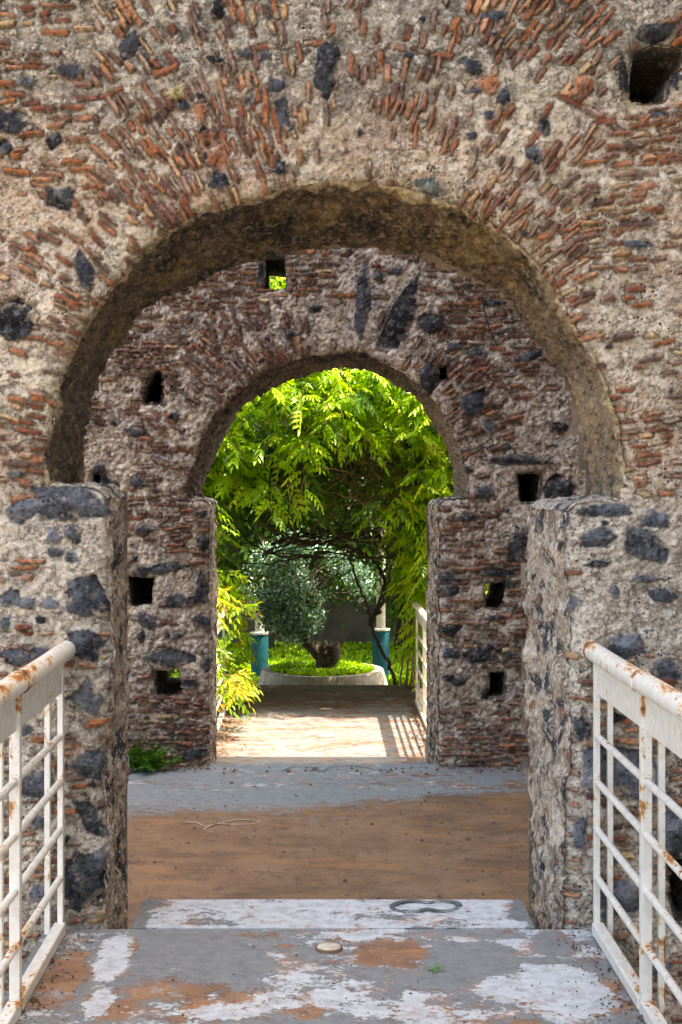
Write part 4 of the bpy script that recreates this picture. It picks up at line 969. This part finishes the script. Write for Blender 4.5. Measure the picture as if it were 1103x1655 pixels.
# ---- pergola: teal sleeves with white posts, beams hidden in the leaves
M_teal = simple('teal_paint', (.002, .085, .10), (.002, .06, .075), 14, .6, .002, .2); M_white = simple('white_paint', (.62, .60, .54), (.45, .43, .38), 14, .5)
M_base = simple('concrete', (.30, .31, .30), (.2, .2, .19), 10, .85)
def pcol(u, Y, z0, lab):
    x = px(u, 0, Y)[0]; t = thing('pergola_column', (x, Y, ZG), lab, 'column', 'teal and white pergola columns')
    m = MB(); m.lathe([(.001, ZG + .04), (.19, ZG + .04), (.19, ZG), (.2, ZG)], x, Y); m.build('foot', M_base, t)
    m = MB(); m.lathe([(.12, ZG + .04), (.12, z0), (.115, z0 + .01), (.06, z0 + .012)], x, Y, 40); s_ = m.build('sleeve', M_teal, t, True)
    m = MB(); m.lathe([(.121, z0 - .005), (.128, z0 - .002), (.128, z0 + .022), (.06, z0 + .03)], x, Y, 40); m.build('collar', M_white, s_)
    m = MB(); m.lathe([(.062, z0 + .025), (.062, 2.4)], x, Y, 32); m.build('post', M_white, t, True)
    m = MB(); m.box(x - .03, x + .03, Y - .075, Y - .055, z0 + .48, z0 + .54, .003); m.build('switch_box', simple('dark_box', (.05, .05, .05)), t)
    return t
pcol(616, 19.6, px(0, 1018, 19.6)[1], 'teal column with white post right of the round planter')
pcol(420, 19.6, px(0, 1024, 19.6)[1], 'teal column left of the round planter behind yellow leaves')
pg = thing('pergola', (0, 17, ZG), 'steel pergola frame buried in the wisteria over the path', 'pergola')
for Y in (14.9, 16.2, 17.3): m = MB(); m.box(-2.6, 2.8, Y - .04, Y + .04, 2.2, 2.3, .004); m.build('beam', M_white, pg)
for x in (-2.5, 2.7): m = MB(); m.box(x - .04, x + .04, 14.6, 19.7, 2.31, 2.40, .004); m.build('beam', M_white, pg)
for x in (-2.5, 2.7):
    for Y in (14.9, 17.3): m = MB(); m.tube([(x, Y, ZG), (x, Y, 2.2)], .05, 12); m.build('post', M_white, pg, True)

# ---- round planter with a small silver-leaved tree
px_, py_ = px(522, 0, 18.0)[0], 18.0; zr = px(0, 1081, 18)[1]
M_tuff = Mt('planter_stone'); cc_ = M_tuff.mix(M_tuff.rng(M_tuff.noise(9, 6, .65), .3, .7), (.46, .42, .33), (.27, .24, .19))
cc_ = M_tuff.mix(M_tuff.rng(M_tuff.noise(40, 5, .65), .58, .7), cc_, (.12, .11, .08)); M_tuff = M_tuff.fin(cc_, .85, M_tuff.bump(M_tuff.noise(70, 4), .004, .6))
pl = thing('round_planter', (px_, py_, ZG), 'low round pale stone planter at the end of the far bridge', 'planter')
for k in range(14):  # wedge blocks of the ring
    n = 7; a0, a1q = 2 * math.pi * k / 14 + .006, 2 * math.pi * (k + 1) / 14 - .006
    pr = [(.86, ZG), (.83, zr - .22), (.775, zr - .03), (.765, zr), (.66, zr), (.65, zr - .02), (.65, zr - .2)]
    V = []; fs = []
    for i in range(n):
        a = a0 + (a1q - a0) * i / (n - 1)
        for (q, z) in pr: V.append((px_ + q * math.cos(a), py_ + q * math.sin(a), z))
    L_ = len(pr)
    for i in range(n - 1):
        for j in range(L_ - 1): fs.append((i * L_ + j, (i + 1) * L_ + j, (i + 1) * L_ + j + 1, i * L_ + j + 1))
    fs.append(tuple(range(L_))); fs.append(tuple(range((n - 1) * L_, n * L_))[::-1])
    m = MB(); m.add(V, fs); m.build('stone_block', M_tuff, pl)
m = MB(); m.lathe([(.001, zr - .05), (.655, zr - .06)], px_, py_, 40); m.build('earth', M_gnd, pl)
def tufts(name, mat, X, Y, Z, h, pal, r, k=5, wd=.3, lean=.6):
    n = len(X); V, Q = [], []; cols = greens(n, r, pal); CC = []
    for j in range(k):
        a = r.uniform(0, 6.28, n); l = h * r.uniform(.5, 1.1, n); ln = lean * r.uniform(.2, 1.2, n)
        d = np.c_[np.cos(a) * ln, np.sin(a) * ln, np.ones(n)]; d /= np.linalg.norm(d, axis=1)[:, None]
        b = np.c_[X, Y, Z] + r.normal(0, .012, (n, 3)); sd_ = np.c_[-np.sin(a), np.cos(a), np.zeros(n)] * (l * wd)[:, None]; l = l[:, None]
        V.append(np.stack([b, b + d * l * .5 + sd_, b + d * l + np.array([0, 0, -.15]) * l, b + d * l * .5 - sd_], 1).reshape(-1, 3))
        Q.append((j * n * 4 + np.arange(n)[:, None] * 4) + np.array([[0, 1, 2, 3]])); CC.append(np.repeat(cols, 4, axis=0))
    return mesh_np(name, np.concatenate(V), [np.concatenate(Q)], mat, None, {'col': np.concatenate(CC)}, False)
a = r.uniform(0, 6.28, 2600); q = .64 * np.sqrt(r.random(2600))
o = tufts('ground_cover', M_leaf, px_ + q * np.cos(a), py_ + q * np.sin(a), np.full(2600, zr - .06), .11, PALW, r, 5, .25); tag(o, 'bright green ground cover filling the round planter', 'ground cover', kind='stuff')
n = 14000; X = r.uniform(-4.5, 4.5, n); Y = r.uniform(19.4, 23.6, n); keep_ = np.hypot(X - px_, Y - 18) > .95
o = tufts('ground_cover', M_leaf, X[keep_], Y[keep_], np.full(keep_.sum(), ZG), .19, PALW, r, 5, .22); tag(o, 'bed of bright green low plants behind the round planter', 'ground cover', kind='stuff')
ol = thing('small_tree', (px_ + .05, py_, zr - .05), 'small silver green leaved tree with a gnarled stump like trunk in the round planter', 'tree')
z0 = zr - .08; m = MB()
m.tube(bez([(px_ + .02, py_, z0), (px_ + .03, py_, z0 + .12), (px_ + .03, py_ - .02, z0 + .28), (px_ - .02, py_, z0 + .40)], 22, .006, 4), np.interp(np.linspace(0, 1, 22), [0, .25, .5, .75, 1], [.14, .12, .125, .10, .07]), 14)
m.tube(bez([(px_ + .06, py_ - .03, z0 + .12), (px_ + .14, py_ - .05, z0 + .26), (px_ + .14, py_ - .05, z0 + .35), (px_ + .12, py_ - .05, z0 + .40)], 12, .006, 6), .085, 12)
m.tube(bez([(px_ - .0, py_, z0 + .22), (px_ - .18, py_, z0 + .42), (px_ - .30, py_, z0 + .62), (px_ - .38, py_ - .02, z0 + .95)], 16, .008, 5), np.linspace(.095, .04, len(bez([(0,0,0)]*4,16))), 10)
m.build('trunk', M_bark, ol, True)
br = []; cx, cz = px(500, 0, 18)[0], px(0, 948, 18)[1]
for k in range(34):
    a = r.uniform(0, 6.28); e = np.array([cx + .85 * math.cos(a) * r.uniform(.4, 1), 18 + .6 * r.normal(0, .6), cz + .62 * math.sin(a) * r.uniform(.3, 1)]); s0 = np.array([px_ - .3 + r.normal(0, .08), 18, z0 + .75 + r.normal(0, .1)])
    br.append((bez([s0, s0 * .6 + e * .4 + np.array([0, 0, .15]), e], 12, .008, k), .018, .005))
stems_obj('branches', M_bark, ol, br, 6)
P_, n_cl = [], 0
while n_cl < 860:
    p = r.uniform(-1, 1, 3); q = np.linalg.norm(p)
    if q > 1 or q < .35 or fx(p[0] * 1.5 + 3, p[2] * 1.5, .9, 410) < -.18: continue
    if p[2] < -.8 and abs(p[0]) > .8: continue
    P_.append((cx + p[0] * .80, 18 + p[1] * .7, cz + p[2] * .68)); n_cl += 1
P_ = np.array(P_); n = 17; B = np.repeat(P_, n, axis=0) + r.normal(0, .055, (len(P_) * n, 3)); D_ = r.normal(0, 1, B.shape); D_[:, 2] += .4; D_ /= np.linalg.norm(D_, axis=1)[:, None]
W_ = np.cross(D_, r.normal(0, 1, B.shape)); W_ /= np.linalg.norm(W_, axis=1)[:, None]; l = r.uniform(.042, .068, len(B))[:, None]
V = np.stack([B, B + D_ * l * .5 + W_ * l * .26, B + D_ * l, B + D_ * l * .5 - W_ * l * .26], 1).reshape(-1, 3)
cl = greens(len(B), r, [(.15, .31, .24, 3), (.045, .12, .07, 4), (.50, .70, .62, 1.8), (.13, .28, .08, 1.5)])  # silver green tones; the palest stand in for sun glitter on the leaves
mesh_np('crown', V, [np.arange(len(V)).reshape(-1, 4)], M_olive, ol, {'col': np.repeat(cl, 4, axis=0)}, False)

# ---- yellow-green creeper over the left railing of the far bridge
cr = thing('creeper', (-1.25, 13.2, ZG), 'yellow green creeper spilling over the left railing of the far bridge', 'climbing plant')
st_, di_ = [], []
while len(st_) < 52:
    v_ = r.uniform(930, 1120); u_ = r.uniform(330, np.interp(v_, [930, 960, 1000, 1060, 1120], [362, 380, 398, 385, 362])); Y = r.uniform(13.4, 15.2) if r.random() < .75 else r.uniform(12.6, 13.6)
    x, z = px(u_, v_, Y); st_.append((x, Y, z)); di_.append((r.normal(.05, .3), -.5 + r.normal(0, .3), r.uniform(-.1, .5)))
B, Dv, LL, p3 = shoot_leaves(np.array(st_), np.array(di_), [.24] * len(st_), 5, r, (.18, .28), .5)
leaf_mesh('foliage', M_leaf, cr, B, Dv, LL, 3, .22, greens(len(B), r, PALY), .35, seed=18)
root = [(bez([(-1.2 + .1 * r.normal(), 13.3 + .4 * r.normal(), ZG), (-1.15, 13.3, -.6), tuple(p[0])], 14, .01, 3), .008, .003) for p in p3[::6]]
stems_obj('stems', M_twig, cr, [(pp, .004, .002) for pp in p3] + root, 4)
n = 420; B = np.c_[r.uniform(-3.4, -1.2, n), r.uniform(12.6, 14.6, n), r.uniform(ZG, .25, n)]
bu = thing('shrub', (-2.3, 13.6, ZG), 'lit yellow green shrub seen through the lowest left hole of the far wall', 'shrub')
leaf_mesh('foliage', M_leaf, bu, B, np.c_[r.normal(0, 1, n), r.normal(-.3, .6, n), r.normal(.2, .5, n)], r.uniform(.22, .34, n), 4, .2, greens(n, r, PALW + PALY), .3, seed=19)
stems_obj('stems', M_twig, bu, [(bez([(-2.3 + .3 * r.normal(), 13.6 + .3 * r.normal(), ZG), (-2.3 + .5 * r.normal(), 13.6, -.4), tuple(B[k])], 12), .01, .003) for k in range(16)], 5)

# ---- background: garden wall and broad dark trees
bw = thing('garden_wall', (0, 24, ZG), 'plain dark grey garden wall behind the ground cover', 'wall')
M_gw = simple('grey_render', (.16, .15, .135), (.08, .075, .07), 3, .9, .01, .2, 8)
m = MB(); m.box(-9, 9, 24, 24.25, ZG, 2.6, .01); m.build('wall_body', M_gw, bw); m = MB(); m.box(-9.05, 9.05, 23.95, 24.3, 2.602, 2.68, .01); m.build('coping', M_gw, bw)
def bigtree(x, y, h, rad, lab, seed):
    r = np.random.default_rng(seed); t = thing('broadleaf_tree', (x, y, ZG), lab, 'tree', 'dark trees behind the pergola'); lst = []
    top = np.array([x, y, ZG + h * .62]); tp = bez([(x, y, ZG), (x + .1, y, ZG + h * .25), tuple(top)], 16, .02, seed); lst.append((tp, .20, .09))
    for k in range(14):
        a = r.uniform(0, 6.28); e = np.array([x + rad * .8 * math.cos(a), y + rad * .8 * math.sin(a), ZG + h * r.uniform(.3, .95)]); s0 = tp[r.integers(5, len(tp))]
        lst.append((bez([s0, (s0 + e) / 2 + np.array([0, 0, .3]), e], 10, .02, k), .06, .015))
    stems_obj('trunk', M_bark, t, lst, 7)
    P_ = []
    while len(P_) < 430:
        p = r.uniform(-1, 1, 3); q = np.linalg.norm(p)
        if q > 1 or q < .4 or fx(p[0] * 2 + x, p[2] * 2, 1., seed) < -.25: continue
        P_.append((x + p[0] * rad, y + p[1] * rad, ZG + h * .56 + p[2] * h * .5))
    n = 16; B = np.repeat(np.array(P_), n, axis=0) + r.normal(0, .16, (430 * n, 3)); D_ = r.normal(0, 1, B.shape); D_ /= np.linalg.norm(D_, axis=1)[:, None]
    W_ = np.cross(D_, r.normal(0, 1, B.shape)); W_ /= np.linalg.norm(W_, axis=1)[:, None]; l = r.uniform(.12, .22, len(B))[:, None]
    V = np.stack([B, B + D_ * l * .5 + W_ * l * .3, B + D_ * l, B + D_ * l * .5 - W_ * l * .3], 1).reshape(-1, 3)
    mesh_np('crown', V, [np.arange(len(V)).reshape(-1, 4)], M_leaf, t, {'col': np.repeat(greens(len(B), r, PALD), 4, axis=0)}, False)
for i, (x, y, h, rad, lab) in enumerate([(-3.4, 21.6, 7.2, 2.3, 'dark leafy tree beyond the pergola, leftmost of the row'), (-.9, 22.9, 7.6, 2.3, 'dark leafy tree behind the left teal column'), (1.4, 22.8, 7.4, 2.2, 'dark leafy tree behind the right teal column'), (3.9, 21.5, 7.8, 2.4, 'dark leafy tree beyond the pergola, rightmost of the row'), (-2.2, 26.6, 9.5, 3.0, 'tall dark tree behind the garden wall on the left'), (.9, 27.0, 9.8, 3.0, 'tall dark tree behind the middle of the garden wall'), (3.8, 26.8, 9.5, 3.0, 'tall dark tree behind the garden wall on the right')]):
    bigtree(x, y, h, rad, lab, 500 + i)

# ---- small plants and litter
wx_, wy_ = pfl(230, 1244, ZF)
n = 95; wd = thing('weed', (wx_, wy_ - .05, ZF), 'low green weed at the foot of the far wall by the left pier', 'weed')
B = np.c_[wx_ + r.normal(0, .10, n), wy_ - .06 + r.normal(0, .04, n), ZF + np.abs(r.normal(0, .05, n))]
leaf_mesh('foliage', M_leaf, wd, B, np.c_[r.normal(0, .7, n), r.normal(-.2, .5, n), np.full(n, .9)], r.uniform(.06, .14, n), 4, .26, greens(n, r, [(.05, .16, .015, 3), (.09, .22, .02, 2)]), .2, seed=30)
sx, sy = pfl(705, 1570, 0); sp_ = thing('sprig', (sx, sy, .003), 'tiny green leafy sprig lying on the white patch of the near deck', 'sprig')
B = np.array([(sx, sy, .006)] * 4) + r.normal(0, .004, (4, 3)) * (1, 1, 0); leaf_mesh('leaves', M_leaf, sp_, B, np.array([(1, .3, .3), (-1, .4, .3), (.2, 1, .4), (-.3, -.8, .3)]), np.full(4, .035), 3, .3, np.array([(.10, .32, .02)] * 4), .05, seed=31)
sx, sy = pfl(932, 1533, 0); dl = thing('dead_leaf', (sx, sy, .003), 'curled dark dead leaf on the grey paint near the right pier', 'leaf')
leaf_mesh('blade', M_leaf, dl, np.array([(sx, sy, .006)] * 3), np.array([(1, .2, .2), (-.8, .6, .2), (.1, -.9, .2)]), np.full(3, .035), 1, .3, np.array([(.05, .025, .015)] * 3), .05, seed=32)
def litter(name, lab, pts, mat, s0, s1):
    m = MB()
    for (x, y, z) in pts:
        s = r.uniform(s0, s1); a = r.uniform(0, 6.28); m_ = np.array([(math.cos(a), math.sin(a), 0), (-math.sin(a), math.cos(a), 0), (0, 0, 1)])
        q = np.array([(s, 0, 0), (0, s * .6, .0), (-s, 0, .0), (0, -s * .6, 0), (.1 * s, 0, s * .6), (0, 0, 0)]) @ m_ + (x, y, z + .001)
        m.add(q, [(0, 1, 4), (1, 2, 4), (2, 3, 4), (3, 0, 4)])
    o = m.build(name, mat); tag(o, lab, 'debris', kind='stuff')
litter('grit', 'dark grit and crumbs gathered along the edges of the near deck', [(XR - abs(r.normal(0, .09)) - .03, r.uniform(4, 5.18), .003) for k in range(160)] + [(XL + abs(r.normal(0, .07)) + .03, r.uniform(4, 5.18), .003) for k in range(130)] + [(r.uniform(-.9, .95), r.uniform(4.2, 5.15), .003) for k in range(40)], simple('grit', (.06, .04, .03)), .002, .008)
litter('leaf_litter', 'dry leaves and twigs along both edges of the sunlit far bridge', [(-.93 + abs(r.normal(0, .10)), r.uniform(11.7, 15), ZB + .003) for k in range(300)] + [(.98 - abs(r.normal(0, .06)), r.uniform(11.7, 15), ZB + .003) for k in range(160)], simple('dry_leaves', (.20, .12, .06), (.10, .06, .03)), .006, .03)
litter('dry_leaf_litter', 'scattered dry leaves on the brown floor and at the foot of the far wall', [(r.uniform(-1.3, 1.6), Y2 - abs(r.normal(0, .12)) - .04, ZF + .003) for k in range(70)] + [(r.uniform(-1.1, 1.4), r.uniform(6.8, 10.2), ZF + .003) for k in range(26)] + [(r.choice([XL + .06, XR - .06]) + r.normal(0, .02), r.uniform(4, 5.15), .003) for k in range(12)], simple('dry_leaf_brown', (.17, .10, .05), (.08, .05, .03)), .010, .024)
litter('rubble_crumbs', 'mortar crumbs on the floor at the foot of the far wall', [(r.choice([r.uniform(-1.6, -.8), r.uniform(.85, 1.7)]), Y2 - abs(r.normal(0, .05)) - .03, ZF + .003) for k in range(160)] + [(r.uniform(-1.2, 1.5), r.uniform(6.5, 10.3), ZF + .003) for k in range(120)], simple('crumbs', (.25, .2, .16), (.1, .08, .06)), .005, .018)
